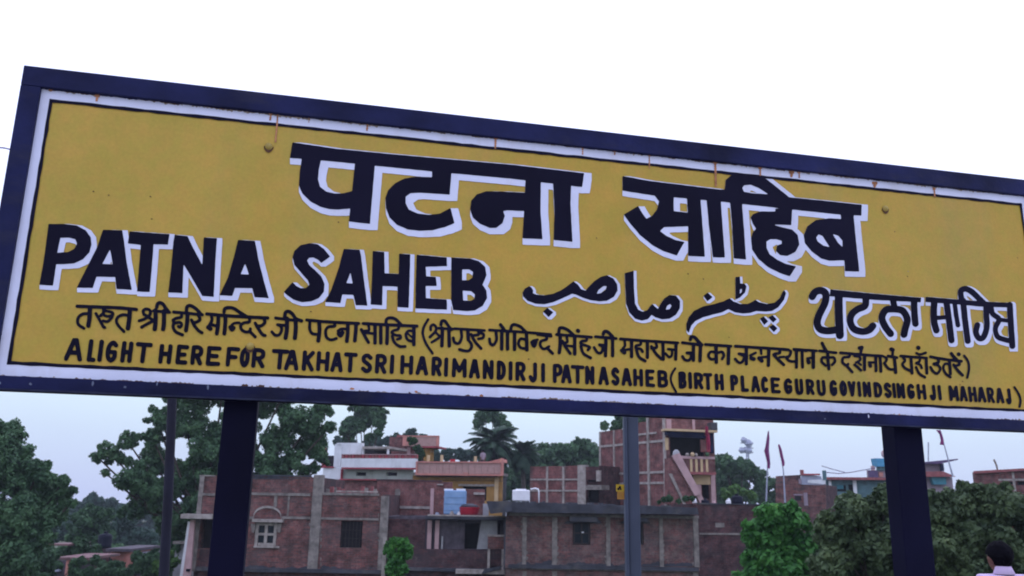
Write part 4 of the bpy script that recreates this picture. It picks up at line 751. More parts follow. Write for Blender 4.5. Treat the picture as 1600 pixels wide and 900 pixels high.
# right side
tree('creeper_mound', 'bright green leafy mound of creeper right of the brick houses', 'bush', 22,
     [(1205, 805, 26), (1232, 812, 28), (1190, 835, 34), (1222, 850, 44), (1250, 848, 36), (1182, 870, 28), (1215, 892, 44), (1262, 882, 26), (1172, 840, 14), (1245, 815, 18), (1180, 905, 30), (1250, 910, 40)], lf_bright, 30000, .135, 1220, zbase=-1.35, seed=31, trunk_r=.1, sub=9, dy=.2)
tree('hedge_shrub', 'olive shrub between the bright creeper mound and the right board post', 'bush', 19,
     [(1330, 800, 34), (1300, 830, 36), (1365, 800, 30), (1385, 770, 20), (1400, 790, 34), (1345, 850, 50), (1300, 885, 40), (1390, 850, 50), (1420, 800, 40), (1345, 905, 50), (1400, 905, 46), (1290, 810, 14), (1318, 782, 14)], lf_olive, 66000, .098, 1350, zbase=-1.3, seed=32, trunk_r=.1, sub=10, dy=.25)
tree('hedge_shrub', 'large olive shrub filling the corner right of the right board post', 'bush', 18,
     [(1490, 790, 34), (1520, 775, 28), (1470, 800, 34), (1550, 800, 40), (1580, 795, 36), (1605, 800, 40), (1500, 835, 44), (1560, 850, 50), (1460, 850, 40), (1600, 860, 50), (1500, 885, 50), (1560, 905, 50), (1455, 905, 40), (1630, 820, 40), (1505, 762, 12), (1450, 780, 20), (1545, 768, 16), (1570, 764, 12)], lf_olive, 100000, .098, 1530, zbase=-1.3, seed=33, trunk_r=.1, sub=10, dy=.25)
tree('creeper_post', 'narrow bright green creeper hanging on a pale post', 'creeper', 26,
     [(615, 848, 12), (628, 850, 14), (608, 860, 11), (634, 866, 12), (620, 872, 17), (612, 890, 13), (627, 890, 13), (640, 856, 7), (620, 908, 16)], lf_bright, 9000, .09, 603, zbase=-1.4, seed=34, trunk_r=.05, sub=7, dy=.15, limbs=False)
p = at(601, 850, 26.3); MB().box((p.x - .05, p.y - .05, -1.6), (p.x + .05, p.y + .05, p.z + .2)).build('fence_post', conc_lt, None, 'slim pale concrete post half hidden by hanging creeper', 'post')

# ------------------------------------------------------------------ near poles and the cable
t = thing('dark_pole', 'thin dark leaning pole left of the board post', 'pole', at(256, 900, 7.2).xy.to_3d())
lo_ = at(256.5, 900, 7.2); hi_ = at(269, 628, 7.2); dd = (hi_ - lo_) / (hi_.z - lo_.z)
b0 = lo_ + dd * (0 - lo_.z); t1 = lo_ + dd * (4.0 - lo_.z); rg = random.Random(4)
pts = [b0.lerp(t1, i / 14) + Vector((rg.uniform(-.003, .003), 0, 0)) for i in range(15)]
t.location = b0; ORG[t.name] = Vector(b0)
MB().tube(pts, [.042 - .0006 * i for i in range(15)], 10).build('shaft', darkpole, t, smooth=True)
MB().lathe((b0.x, b0.y, 0), [(.11, -.02), (.11, .03), (.05, .05)], 10).build('footing', conc, t)
PY = 8.2
lo_ = at(990, 900, PY); hi_ = at(985.5, 660, PY)
px_ = (lo_.x + hi_.x) / 2; t = thing('lamp_post', 'blue-grey square steel post behind the middle of the name board', 'post', (px_, PY, 0))
hw = 11.3 / FOC * PY; top_z = 4.75
def leanbox(x0, x1, y0, y1, z0, z1):
    d = (hi_.x - lo_.x) / (hi_.z - lo_.z); f = lambda z: lo_.x + d * (z - lo_.z)
    return MB().hexa([(f(z) + x, PY + y, z) for z in (z0, z1) for x, y in ((x0, y0), (x1, y0), (x1, y1), (x0, y1))])
a = leanbox(-hw * .55, hw, -.02, .05, 0, top_z).build('web', steel, t); a.modifiers.new('bevel', 'BEVEL').width = .006
leanbox(-hw, -hw * .55 - .002, -.045, .07, 0, top_z).build('flange', steel, t)
leanbox(-hw - .06, hw + .06, -.1, .12, -.02, .04).build('base_plate', steel, t)
leanbox(-hw - .02, hw + .02, -.06, .09, top_z, top_z + .03).build('cap', steel, t)
# plates clamped on its left side
for nm, x0, y0, x1, y1, mm in (('number_plate', 962.5, 757, 977, 768, yplate), ('number_plate', 964.5, 768.5, 977.5, 780, oplate)):
    p0, p1 = at(x0, y1, PY + .03), at(x1, y0, PY + .03); MB().box((p0.x, PY + .02, p0.z), (p1.x + .006, PY + .03, p1.z)).build(nm, mm, t)
p0 = at(968, 763, PY + .015); m = MB(); r0 = .026
for k, (dx, dz, r_) in enumerate(((-.010, -.006, .012), (.004, .010, .013), (.012, -.008, .009))):
    vs = [(p0.x + dx + r_ * math.cos(q * 1.047), PY + .0185, p0.z + dz + r_ * math.sin(q * 1.047)) for q in range(6)]; m.add([Vector(v) + Vector((0, -.0004 * k, 0)) for v in vs], [tuple(range(6))])
m.build('black_mark', black, t)
p0 = at(969, 774, PY + .015); m = MB()
for q in (-1, 0, 1): m.box((p0.x - .022, PY + .0175, p0.z + q * .018 - .0035), (p0.x + .018, PY + .019, p0.z + q * .018 + .0035))
m.build('faint_text_rows', ochre, t)
# cable from the post, leaving the frame on the left
a_, b_ = Vector((lo_.x - hw, PY, top_z - .15)), at(-160, 214, 13); c_ = at(7, 231.3, 12.4)
pts = [a_.lerp(c_, i / 12) - Vector((0, 0, .22 * math.sin(math.pi * i / 12))) for i in range(13)] + [c_.lerp(b_, .5), b_]
MB().tube(pts, .011, 6).build('cable', wirem, None, 'thin violet cable entering the sky left of the board', 'cable', smooth=True)

# ------------------------------------------------------------------ the brick houses across the line
def part(W, name, m, parent, x0, y0, x1, y1, out=.04, back=0., label=None): return W.box(x0, y0, x1, y1, out, back).build(name, m, parent, label)
def window4(W, parent, x0, y0, x1, y1, framem, nx=2, ny=2, fw=3.2, bars=False, recess=.1):
    """frame with panes set back in the opening"""
    m = MB(); W.box(x0, y0, x0 + fw, y1, .03, recess, m); W.box(x1 - fw, y0, x1, y1, .03, recess, m)
    W.box(x0 + fw, y0, x1 - fw, y0 + fw, .029, recess, m); W.box(x0 + fw, y1 - fw, x1 - fw, y1, .029, recess, m)
    cw = (x1 - x0 - 2 * fw - (nx - 1) * fw) / nx; ch = (y1 - y0 - 2 * fw - (ny - 1) * fw * .8) / ny
    for i in range(1, nx): xx = x0 + fw + i * cw + (i - 1) * fw; W.box(xx, y0 + fw, xx + fw, y1 - fw, .027, recess, m)
    for j in range(1, ny): yy = y0 + fw + j * ch + (j - 1) * fw * .8; W.box(x0 + fw, yy, x1 - fw, yy + fw * .8, .02, recess - .01, m)
    f = m.build('window', framem, parent)
    for i in range(nx):
        for j in range(ny):
            xx = x0 + fw + i * (cw + fw); yy = y0 + fw + j * (ch + fw * .8)
            W.box(xx - .4, yy - .4, xx + cw + .4, yy + ch + .4, -.05, .07).build('pane', glassm, f)
    return f
def ragged(W, parent, x0, x1, y, h, m, out, seed=1, name='soot_stain', step=2.2):
    rg_ = random.Random(seed); mb = MB(); n = int((x1 - x0) / step); vs = []; hl = 0
    for i in range(n + 1):
        x = x0 + (x1 - x0) * i / n; hl = .88 * hl + rg_.gauss(0, .16); hh = max(.1, .6 + hl + rg_.gauss(0, .06)) * h * min(1, i / 2 + .2, (n - i) / 2 + .2)
        a, z = W.uv(x, y, out); a2, z2 = W.uv(x, y - hh, out); vs += [W.P(a, z, out), W.P(a2, z2, out)]
    mb.add(vs, [(2 * i, 2 * i + 2, 2 * i + 3, 2 * i + 1) for i in range(n)]).build(name, m, parent, fix=False)
def smear(W, parent, x, y0, y1, w_, m, out, seed=1, name='mortar_smear'):
    rg_ = random.Random(seed); mb = MB(); y = y0
    while y < y1:
        hh = rg_.uniform(3, 9); ww = w_ * rg_.uniform(.1, .7)
        if rg_.random() < .75: W.quadbar([(x, y + hh), (x + ww * .6, y + hh * .8), (x + ww, y + hh * .3), (x, y)], out, 0, mb)
        y += hh + rg_.uniform(0, 2.5)
    mb.build(name, m, parent, kind='stuff')
# --- left brick house
W = Wall(307, 40, 597, 40)
h = root_at('brick_house', 'weathered brick house with an arched plaster window, behind the left board post', 'house', W, 450)
holes = [(400, 817, 431, 852), (532, 814, 566, 856), (311, 812, 333, 857)]
W.holed(307, 744, 496, 893, [holes[0], holes[2]], .25).build('wall', brick, h)
W.holed(500, 772, 597, 893, [holes[1]], .25).build('wall', brick, h)
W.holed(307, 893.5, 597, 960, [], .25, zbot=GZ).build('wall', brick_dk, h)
W.shell(307, 744, 496, 893, 6, zbot=GZ, roof_drop=.9).build('rear_walls', brick_dk, h)
W.shell(500, 772, 597, 893, 6, zbot=GZ, roof_drop=.5).build('rear_walls', brick_dk, h)
for (x0, y0, x1, y1, o_) in ((485, 742, 500.5, 893, .09), (592.5, 775, 604, 893, .12), (305, 742, 312, 893, .06), (336, 744, 342, 893, .05)):
    part(W, 'column', conc, h, x0, y0, x1, y1, o_, .2)
part(W, 'dark_pier', conc_dk, h, 500.6, 742, 503.5, 769, .05, .3)
for (x0, y0, x1, y1) in ((342.1, 769.5, 484.9, 774), (312.1, 770.5, 335.9, 774.5), (500.6, 770, 592, 774), (342.1, 806.5, 395, 810.5), (441, 807, 484.9, 811), (500.6, 809, 592, 812.5)):
    part(W, 'beam', conc, h, x0, y0, x1, y1, .055, .1)
for (x0, y0, x1, y1) in ((428, 774.1, 433, 792), (449, 774.1, 452, 806),): part(W, 'patched_joint', conc, h, x0, y0, x1, y1, .02, .0)
part(W, 'ledge', conc_dk, h, 305, 888.5, 598, 894.5, .22, 0)
part(W, 'coping', conc_dk, h, 342, 741.8, 484.9, 744, .05, .3); part(W, 'coping', conc_lt, h, 312, 742.4, 336, 744, .05, .3)
window4(W, h, 398.5, 816.5, 432, 853, conc_lt, 2, 2, 4.6)
part(W, 'window_sill', conc_lt, h, 396, 853.3, 436, 856, .08, 0)
part(W, 'window_hood', conc_lt, h, 393.5, 811.2, 441.2, 816, .3, 0)
m = MB(); prev = None       # arched moulding over the window
for k in range(13):
    tt = math.pi * k / 12; x = 417.5 - 22 * math.cos(tt) * (1 if k < 7 else 1); y = 811 - 19 * math.sin(tt) ** .8
    if prev: W.quadbar([(prev[0], prev[1] + 1.8), (x, y + 1.8), (x, y - 1.8), (prev[0], prev[1] - 1.8)], .07, 0, m)
    prev = (x, y)
m.build('arch_moulding', conc_lt, h)
for sx in (393.2, 433.5): W.quadbar([(sx, 832), (sx + 4, 832), (sx + 6, 818), (sx - 1, 818)], .12, 0).build('hood_bracket', conc, h)
m = MB()
for k in range(6): W.box(534 + k * 5.6, 815.5, 535 + k * 5.6, 854.5, -.08, .11, m)
for yy in (828, 841): W.box(532.5, yy, 565.5, yy + 1, -.07, .10, m)
m.build('window_grille', woodm, h); part(W, 'interior_shade', darkin, h, 530, 812, 568, 858, -.16, .19)  # dark sheet behind the grille stands in for the unlit room
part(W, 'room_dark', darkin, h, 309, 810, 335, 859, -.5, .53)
part(W, 'porch_slab', conc_lt, h, 282, 803.5, 336, 810.5, .9, -.09)
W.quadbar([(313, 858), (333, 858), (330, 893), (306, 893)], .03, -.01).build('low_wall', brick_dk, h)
m = MB(); W.quadbar([(285.5, 900), (297, 900), (304, 812), (297.5, 812)], .5, -.35, m); m.build('porch_pillar', palepink, h)
m = MB(); W.quadbar([(277, 925), (288, 925), (300, 815), (293.5, 815)], .33, -.28, m); m.build('downpipe', whitewash, h)
part(W, 'pipe_bracket', blackplastic, h, 290.5, 889, 296, 893, .62, -.5)
smear(W, h, 485, 812, 886, -8, conc, .025, 1); smear(W, h, 500.5, 775, 886, 4, conc, .025, 2); smear(W, h, 592, 780, 886, -4, conc, .02, 3); smear(W, h, 500.5, 815, 840, 7, conc, .022, 4)
ragged(W, h, 345, 484, 888.6, 5, conc_dk, .012, 1); ragged(W, h, 501, 592, 888.6, 6, conc_dk, .012, 2); ragged(W, h, 342, 484, 748.5, 5, conc_dk, .012, 6)
rg = random.Random(9)
# rubble and loose bricks left on the right roof
def rubble(W, parent, x0, x1, y, n, mats, size=(3, 7), depth=(.3, 1.6), hmax=6):
    for k in range(n):
        x = rg.uniform(x0, x1); s_ = rg.uniform(*size); hh = rg.uniform(1.5, hmax); o_ = -rg.uniform(*depth)
        W.box(x, y - hh, x + s_, y, o_, -o_ + .25).build('rubble_piece', rg.choice(mats), parent)
rubble(W, h, 505, 588, 772.2, 16, [rooftile, brick_far, conc, rooftile], hmax=13)
part(W, 'plank', conc_lt, h, 525, 767, 590, 769, -.3, .45)

# pale shed wall seen low between the porch pillar and the dark pole
W2 = Wall(262, 46, 300, 46)
h = root_at('shed', 'pale blotched shed wall low beside the porch pillar', 'shed', W2, 285)
W2.holed(272, 850, 300, 900, [], .2, zbot=GZ).build('wall', paleplaster, h); part(W2, 'roof', conc_lt, h, 270, 846, 302, 850, .3, 2); W2.shell(272, 850, 300, 900, 2.2, zbot=GZ, roof_drop=.1).build('rear_walls', paleplaster, h)

# --- middle recessed dark house
W = Wall(600, 41, 790, 41)
h = root_at('brick_house', 'low dark house with an open doorway, between the two larger brick houses', 'house', W, 700)
W.holed(604.5, 808, 788, 866, [(726, 815, 748.5, 858), (778.5, 815, 788, 836)], .25).build('wall', plaster, h)
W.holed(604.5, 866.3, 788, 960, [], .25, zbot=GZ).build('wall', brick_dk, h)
W.shell(604.5, 808, 788, 866, 3.0, zbot=GZ, roof_drop=.1).build('rear_walls', plaster, h)
part(W, 'brick_infill', brick_dk, h, 605, 811, 664, 858, .05, 0)
part(W, 'parapet_wall', brick_dk, h, 604.5, 858.5, 762, 891, .55, -.2); part(W, 'parapet_floor', conc_dk, h, 604.5, 889, 762, 890.5, .19, -.003)
part(W, 'roof_slab', conc_dk, h, 665, 806.5, 792, 811.5, .7, .3); part(W, 'roof_edge', conc_lt, h, 668, 805, 790, 807, .72, -.5)
for x0, x1, mm in ((667.5, 674, palepink), (679.5, 686, palepink), (689.5, 692, paleplaster)): part(W, 'pipe', mm, h, x0, 813 if x0 < 688 else 838, x1, 858, .18, -.1)
W.quadbar([(745, 858), (777, 858), (777, 813), (752, 813)], .06, -.003).build('plaster_panel', paleplaster, h)
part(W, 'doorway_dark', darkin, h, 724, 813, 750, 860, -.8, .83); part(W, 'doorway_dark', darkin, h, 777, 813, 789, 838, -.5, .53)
part(W, 'dark_plaster_panel', plaster, h, 690, 813, 724, 858, .02, -.003)  # raised panel in the same dark plaster as the wall
part(W, 'pier', brick, h, 762, 838.5, 787, 858, .9, -.5); part(W, 'pier_cap', conc_lt, h, 761, 836, 788, 838.5, .95, -.45)
for x0, x1 in ((761.5, 765.5), (783.5, 787.5)): part(W, 'frame_post', conc_lt, h, x0, 858.3, x1, 893, .9, -.7)
part(W, 'pier', brick_dk, h, 765.6, 858.3, 783.4, 884, .8, -.7)
part(W, 'ledge', conc_dk, h, 604, 888, 760, 892.5, .9, -.56); part(W, 'ledge', conc_lt, h, 712, 890, 788, 897, 1.2, -.92)
W.quadbar([(752, 897), (780, 890), (786, 884), (757, 889)], 1.3, -1.22).build('loose_sheet', conc_dk, h)
part(W, 'lower_wall', brick_dk, h, 640, 893, 760, 940, .6, -.1)

# brick wall of the roof room behind it
W = Wall(575, 46, 775, 46)
h = root_at('roof_room', 'plain red brick wall behind the light blue tank', 'wall', W, 650)
W.holed(588, 752, 706, 812, [], .25, zbot=GZ).build('wall', brick_far, h)
W.holed(706.5, 764, 757, 812, [], .25, zbot=GZ).build('wall', brick_far, h)
part(W, 'column', conc, h, 616.5, 764, 624.5, 798, .05, .1); part(W, 'beam', conc_lt, h, 624.6, 791, 672, 795, .05, .1); part(W, 'column', palepink, h, 672.2, 763, 677.5, 806, .08, .1)
part(W, 'coping', brick_dk, h, 588, 749.5, 690, 752, .04, .2); part(W, 'roof_scrap', conc_lt, h, 740, 769.5, 757, 773, .3, -.05); part(W, 'roof_scrap', conc_lt, h, 683, 756, 692, 758, .15, 0)
W = Wall(575, 43.6, 775, 43.6)
for (x0, y0, x1, y1, mm, lb) in ((754.5, 787, 763.5, 809, paleplaster, 'short pale block standing right of the red tub on the roof edge'), ):
    W.box(x0, y0, x1, y1, .1, .1).build('roof_block', mm, None, lb, 'block')

# tanks and tub on the middle roof
def px_thing(name, label, cat, px, py, Y, group=None): return thing(name, label, cat, at(px, py, Y), group)
Yt = 42.2; t = px_thing('water_tank', 'light blue boxy water tank beside the red tub', 'water tank', 710, 808, Yt)
W = Wall(690, Yt, 740, Yt)
b = W.box(693.5, 766, 727.5, 804, .4, .4).build('tank_body', blueplastic, t); bv = b.modifiers.new('bevel', 'BEVEL'); bv.width = .06; bv.segments = 3
for x0, x1 in ((694, 707), (713, 726.5)): part(W, 'lid', whiteplastic, t, x0, 763.6, x1, 766.4, .3, .3)
for yy in (776, 786, 796): part(W, 'rib', blueplastic, t, 693, yy, 728, yy + 1.2, .42, -.39)
for xx in (695, 718): part(W, 'stand', conc, t, xx, 804.2, xx + 7, 808, .35, .35)
t = px_thing('wash_tub', 'round red tub with a dark lid on the roof edge', 'tub', 733, 807, Yt)
k = Yt / FOC; b_ = at(733, 807, Yt - .3); MB().lathe(b_, [(12.5 * k, 0), (14 * k, 6 * k), (15 * k, 12.5 * k), (15.6 * k, 13.5 * k)], 20).build('tub_body', redplastic, t, smooth=True)
MB().lathe(b_ + Vector((0, 0, 13.7 * k)), [(14 * k, 0), (12 * k, 3 * k), (5 * k, 5 * k)], 20).build('lid', conc_dk, t, smooth=True)
for x, r_, hh, mm, lb in ((706, 4, 8, conc_lt, 'small pale pot left of the red tub'), (717, 3.5, 7, whiteplastic, 'small white pot touching the red tub'), (683, 3.5, 6, paintgrey, 'small grey pot left of the light blue tank')):
    b_ = at(x, 807, Yt - .35); MB().lathe(b_, [(r_ * .7 * k, 0), (r_ * k, hh * .5 * k), (r_ * .6 * k, hh * .85 * k), (r_ * .7 * k, hh * k)], 12).build('roof_pot', mm, None, lb, 'pot', smooth=True)

# --- right long brick house
W = Wall(790, 39, 1092, 39)
h = root_at('brick_house', 'long weathered brick house with a heavy dark roof slab, behind the grey post', 'house', W, 940)
W.holed(790, 802, 1092, 890, [(895, 815, 922.5, 851), (988, 815, 1005.5, 851)], .25).build('wall', brick_grey, h)
W.holed(790, 890.3, 1092, 960, [], .25, zbot=GZ).build('wall', brick_grey, h)
W.shell(790, 802, 1092, 890, 6, zbot=GZ, roof_drop=.02).build('rear_walls', brick_dk, h)
W.quadbar([(776, 800.5), (1092, 804), (1090, 793.5), (772, 783.5)], .75, 6).build('roof_slab', conc_dk, h)
W.quadbar([(766, 803), (800, 799), (800, 783), (690 + 70, 783)], .9, 2.5).build('roof_slab', conc_dk, h)
m = MB(); rg2 = random.Random(21)
for k in range(46):
    x = rg2.uniform(778, 1080); s_ = rg2.uniform(2, 9); y = 784 + (x - 776) * .03 + rg2.uniform(-1, 2); W.box(x, y - rg2.uniform(.5, 2.6), x + s_, y + 1, -rg2.uniform(.1, 2.5), 3, m)
m.build('roof_debris', conc_dk, h)['kind'] = 'stuff'
part(W, 'beam', conc, h, 796, 803.5, 1092, 808, .06, -.003)
for x0, x1 in ((816, 822.5), (862.5, 870.5), (947.5, 954), (1030.5, 1036.5), (1084, 1092)): part(W, 'column', conc, h, x0, 808.2, x1, 886, .05, .1)
for x0, x1 in ((890, 934), (978, 1012)): part(W, 'window_hood', conc_dk, h, x0, 807.5 if x0 < 950 else 809.5, x1, 815, .5, -.002)
window4(W, h, 896, 816, 922, 850.5, woodm, 2, 2, 2.4); window4(W, h, 989, 816, 1005, 850.5, woodm, 1, 2, 2.4)
p = at(910.5, 832, 39 - .05); MB().lathe(p, [(.01, -.03), (.05, -.02), (.05, .03), (.01, .04)], 8).build('hanging_bulb', whiteplastic, h)
part(W, 'ledge', conc_dk, h, 794, 884.5, 1092, 890.3, .2, -.002); part(W, 'ledge', conc, h, 800, 890.5, 1092, 892, .1, -.002)
for x0, x1 in ((816, 822.5), (862.5, 870.5), (1084, 1092)): part(W, 'column', conc, h, x0, 892.3, x1, 960, .05, .1)
m = MB(); rg2 = random.Random(5)
# dark strip painted in for the shade of the side gap
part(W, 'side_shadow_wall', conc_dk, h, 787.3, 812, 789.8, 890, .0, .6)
for (x, y) in ((1037, 782), (1046, 779), (1072, 780), (1081, 778), (1062, 784)): pass
tree('roof_weed', 'green weeds sprouting at the right end of the dark roof slab', 'weeds', 41, [(1037, 781, 5), (1046, 779, 6), (1072, 779, 6), (1082, 778, 5), (1060, 783, 4), (1030, 784, 3)], lf_mid, 1800, .13, 1055, zbase=at(1055, 787, 41).z - .1, seed=41, trunk_r=.02, limbs=False)

ragged(W, h, 796, 870, 884.6, 7, conc_dk, .012, 11); ragged(W, h, 870, 1000, 884.6, 5, conc_dk, .012, 12); ragged(W, h, 1000, 1085, 884.6, 6, conc_dk, .012, 13)
ragged(W, h, 882, 940, 818, 9, conc_dk, .013, 14); ragged(W, h, 970, 1016, 818, 8, conc_dk, .013, 15)
for i_, (x_, w_) in enumerate(((822.5, 5), (870.5, 4), (947.5, -5), (1036.5, 4), (1084, -5), (816, -4))): smear(W, h, x_, 812, 884, w_, conc, .02, 30 + i_)
# --- plain wall right of it
W = Wall(1092.5, 40.5, 1215, 41.5)
h = root_at('brick_wall', 'dark plain brick wall between the long house and the creeper mound', 'wall', W, 1120)
W.holed(1092.5, 789, 1215, 960, [], .3, zbot=GZ).build('wall', brick_dk, h); part(W, 'beam', conc, h, 1093, 833, 1215, 836, .05, -.002); part(W, 'coping', conc_dk, h, 1093, 787, 1215, 789, .06, .3)
part(W, 'patch', conc, h, 1118, 817, 1132, 824, .015, -.002); W.shell(1092.5, 789, 1215, 960, 3, zbot=GZ, roof_drop=.1).build('rear_walls', brick_dk, h)
k = 41.5 / FOC
for x, y, r_, hh, mm, lb in ((1152, 788, 8.5, 13, blackplastic, 'dark blue-black round tank on the plain brick wall'), (1102, 789, 6, 8, blackplastic, 'small black drum near the corner of the dark roof slab')):
    b_ = at(x, y, 41.6); t = thing('water_tank', lb, 'water tank', b_); MB().lathe(b_, [(r_ * k, 0), (r_ * 1.04 * k, hh * .3 * k), (r_ * k, hh * .35 * k), (r_ * 1.04 * k, hh * .7 * k), (r_ * .9 * k, hh * .9 * k), (r_ * .35 * k, hh * k)], 18).build('tank_body', mm, t, smooth=True)
    MB().lathe(b_ + Vector((0, 0, hh * k)), [(r_ * .34 * k, -.01), (r_ * .34 * k, .06), (r_ * .2 * k, .08)], 12).build('lid', mm, t, smooth=True)
for x, y, s_, mm, lb in ((1139, 788, 7, whiteplastic, 'white can beside the dark round tank'), (1086, 787, 6, whiteplastic, 'small white can at the end of the roof slab'), (1117, 788.5, 5, palepink, 'small pinkish jar right of the black drum')):
    b_ = at(x, y, 41.4); t = thing('plastic_can', lb, 'can', b_); W9 = Wall(x - 20, 41.4, x + 20, 41.4); c_ = W9.box(x - s_ / 2, y - s_, x + s_ / 2, y, .12, .1).build('can_body', mm, t); c_.modifiers.new('bevel', 'BEVEL').width = .04
    MB().lathe(at(x, y - s_, 41.4), [(.05, -.01), (.05, .06), (.03, .07)], 8).build('cap', mm, t)

# white tank and pipe frame on the slab
W = Wall(790, 41, 850, 41); t = px_thing('water_tank', 'white square tank on the dark roof slab', 'water tank', 814, 786, 41)
b = W.box(800.5, 765.5, 828, 783, .3, .3).build('tank_body', whiteplastic, t); b.modifiers.new('bevel', 'BEVEL').width = .04
part(W, 'lid', whiteplastic, t, 806, 763.8, 822, 765.6, .2, .2)
for xx in (802, 823): part(W, 'stand', conc_dk, t, xx, 783.2, xx + 4, 787, .2, .2)
p = [at(829, 764.5, 41), at(836, 763, 41), at(841, 764.5, 41), at(842, 768, 41), at(842, 787, 41)]
MB().tube(p, .035, 8).build('water_pipe', whiteplastic, None, 'bent white pipe right of the white square tank', 'pipe', smooth=True)

# --- brick block
W = Wall(828, 60, 935, 56)
h = root_at('brick_block', 'unfinished low brick block left of the tall tower', 'building', W, 880)
W.holed(828, 728.5, 902, 790, [], .25, zbot=GZ).build('wall', brick_far, h)
W.holed(915, 729, 936, 790, [(917, 750, 936, 757.5), (917, 765.5, 936, 786)], .25, zbot=GZ).build('wall', brick_dk, h)  # darker brick paints in the shade on this right part
part(W, 'column', conc_lt, h, 902.2, 726.5, 914.8, 792, .05, .3)
for x0 in (853, 878.5): part(W, 'column', conc_lt, h, x0, 729, x0 + 3, 792, .04, .1)
part(W, 'beam', conc_lt, h, 828, 748, 853, 750.5, .06, .1)
part(W, 'beam', conc_lt, h, 856.2, 748, 902, 750.5, .06, .1); part(W, 'beam', conc_lt, h, 828, 765.5, 853, 768, .06, .1); part(W, 'beam', conc_lt, h, 856.2, 765.5, 902, 768, .06, .1)
part(W, 'slab', conc, h, 915.2, 757.7, 940, 765.3, .6, .2); W.shell(828, 728.5, 936, 790, 6, zbot=GZ, roof_drop=1.).build('rear_walls', brick_dk, h)
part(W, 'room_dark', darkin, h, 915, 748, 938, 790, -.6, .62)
part(W, 'post', conc_lt, h, 931.5, 735, 936.5, 752, .7, -.5)

# --- tall brick tower
WS = Wall(936, 60, 1040, 53)
h = root_at('brick_tower', 'tall unfinished brick house with outer stair and balcony, right of the grey post', 'building', WS, 1010)
def plain(W, pts, name, m, out=0., back=.25): return W.quadbar(pts, out, back).build(name, m, h)
a0, _ = WS.uv(937, 760); aM, _ = WS.uv(985, 720); aN, _ = WS.uv(1012, 720); a1, _ = WS.uv(1041, 720)
def wallseg(a, b, ztop, m=brick_far):
    return WS.boxm(MB(), a, GZ, b, ztop, -.3, 0).build('wall', m, h)
z1_ = WS.uv(960, 672)[1]; z2_ = WS.uv(1000, 660)[1]; z3_ = WS.uv(1025, 640)[1]
wallseg(a0, aM, z1_); wallseg(aM + .002, aN, z2_); wallseg(aN + .002, a1, z3_)
def zrow(px, py): return WS.uv(px, py)[1]
for aa, bb, zz in ((a0 + .2, a1, zrow(1040, 687)), (a0 + .2, a1, zrow(1040, 736)), (a0 + .2, a1, zrow(1040, 753))):
    WS.boxm(MB(), aa, zz - .12, bb, zz + .02, -.01, .06).build('beam', conc_lt, h)
WS.boxm(MB(), aM, zrow(1000, 678) - .1, a1 - .9, zrow(1000, 678) + .02, -.01, .06).build('beam', conc_lt, h)
for pxc, wd, zt in ((938.5, .16, z1_), (960.5, .14, z1_), (1014, .22, z3_), (1039.5, .22, z3_), (978, .14, z1_)):
    ac, _ = WS.uv(pxc, 720); WS.boxm(MB(), ac - wd / 2, GZ, ac + wd / 2, zt, -.01, .075).build('column', conc_lt, h)
pw = WS.P(a0 - .12, 0, 0); WS.boxm(MB(), a0 - .25, GZ, a0 - .05, zrow(938, 735), -.25, .05).build('corner_post', cream, h)
WF = Wall(1041, 52.9, 1118, 53.6)
WF.holed(1041, 640, 1117, 787, [(1046, 676, 1102, 714), (1097, 757, 1110, 779)], .25, zbot=GZ).build('wall', brick_far, h)
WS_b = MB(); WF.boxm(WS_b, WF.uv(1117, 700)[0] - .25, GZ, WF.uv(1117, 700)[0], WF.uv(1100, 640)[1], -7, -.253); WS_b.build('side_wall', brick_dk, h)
WF.boxm(MB(), 0.3, WF.uv(1080, 672)[1], WF.uv(1116, 700)[0] - .26, WF.uv(1080, 672)[1] + .2, -7, -.26).build('roof_deck', conc, h)
part(WF, 'slab_edge', cream, h, 1040, 671, 1121, 674.2, .7, -.002); part(WF, 'roof_edge', conc_dk, h, 1112, 660, 1121, 672, .6, -.002)
part(WF, 'lintel', navy, h, 1041, 674.5, 1100, 680, .35, -.002); part(WF, 'shade_board', navy, h, 1046, 680.2, 1103, 683.5, .25, -.002)
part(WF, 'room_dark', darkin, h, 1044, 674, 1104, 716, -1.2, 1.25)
part(WF, 'brick_pier', brick_far, h, 1095, 687, 1106, 706, .1, -.003); part(WF, 'pier', redtrim, h, 1104, 676, 1109.5, 706, .15, -.003); part(WF, 'dark_pier', navy, h, 1110, 675, 1115, 708, .12, -.003)
part(WF, 'column', palepink, h, 1041, 655, 1049, 671, .06, -.003); part(WF, 'column', palepink, h, 1082, 655, 1086, 671, .06, -.003); part(WF, 'pale_jamb', cream, h, 1039.5, 684, 1044.5, 703, .12, -.003)
# balcony
part(WF, 'balcony_floor', rooftile, h, 1078, 737.5, 1119, 741.5, 1.0, -.003); part(WF, 'balcony_rail', palepink, h, 1064, 713, 1117, 717, 1.0, -.9)
for k in range(4): part(WF, 'baluster', cream, h, 1078.5 + 8.2 * k, 717.2, 1082 + 8.2 * k, 737.3, .98, -.88)
for k, (x0, x1) in enumerate(((1068, 1078.3), (1082.3, 1086.5), (1090.4, 1094.6), (1098.7, 1102.8), (1107, 1116))): part(WF, 'rail_infill', brick_far, h, x0, 717.2, x1, 737.3, .93, -.87)
for x, r_, mm in ((1074, 3, conc_lt), (1082, 3.5, cream), (1088, 2.6, conc_lt), (1105, 3.4, lf_dark)):
    b_ = at(x, 713, 52.2); k = 52.2 / FOC; MB().lathe(b_, [(r_ * .7 * k, 0), (r_ * k, r_ * k), (r_ * .5 * k, 1.7 * r_ * k)], 10).build('flower_pot', mm, h)
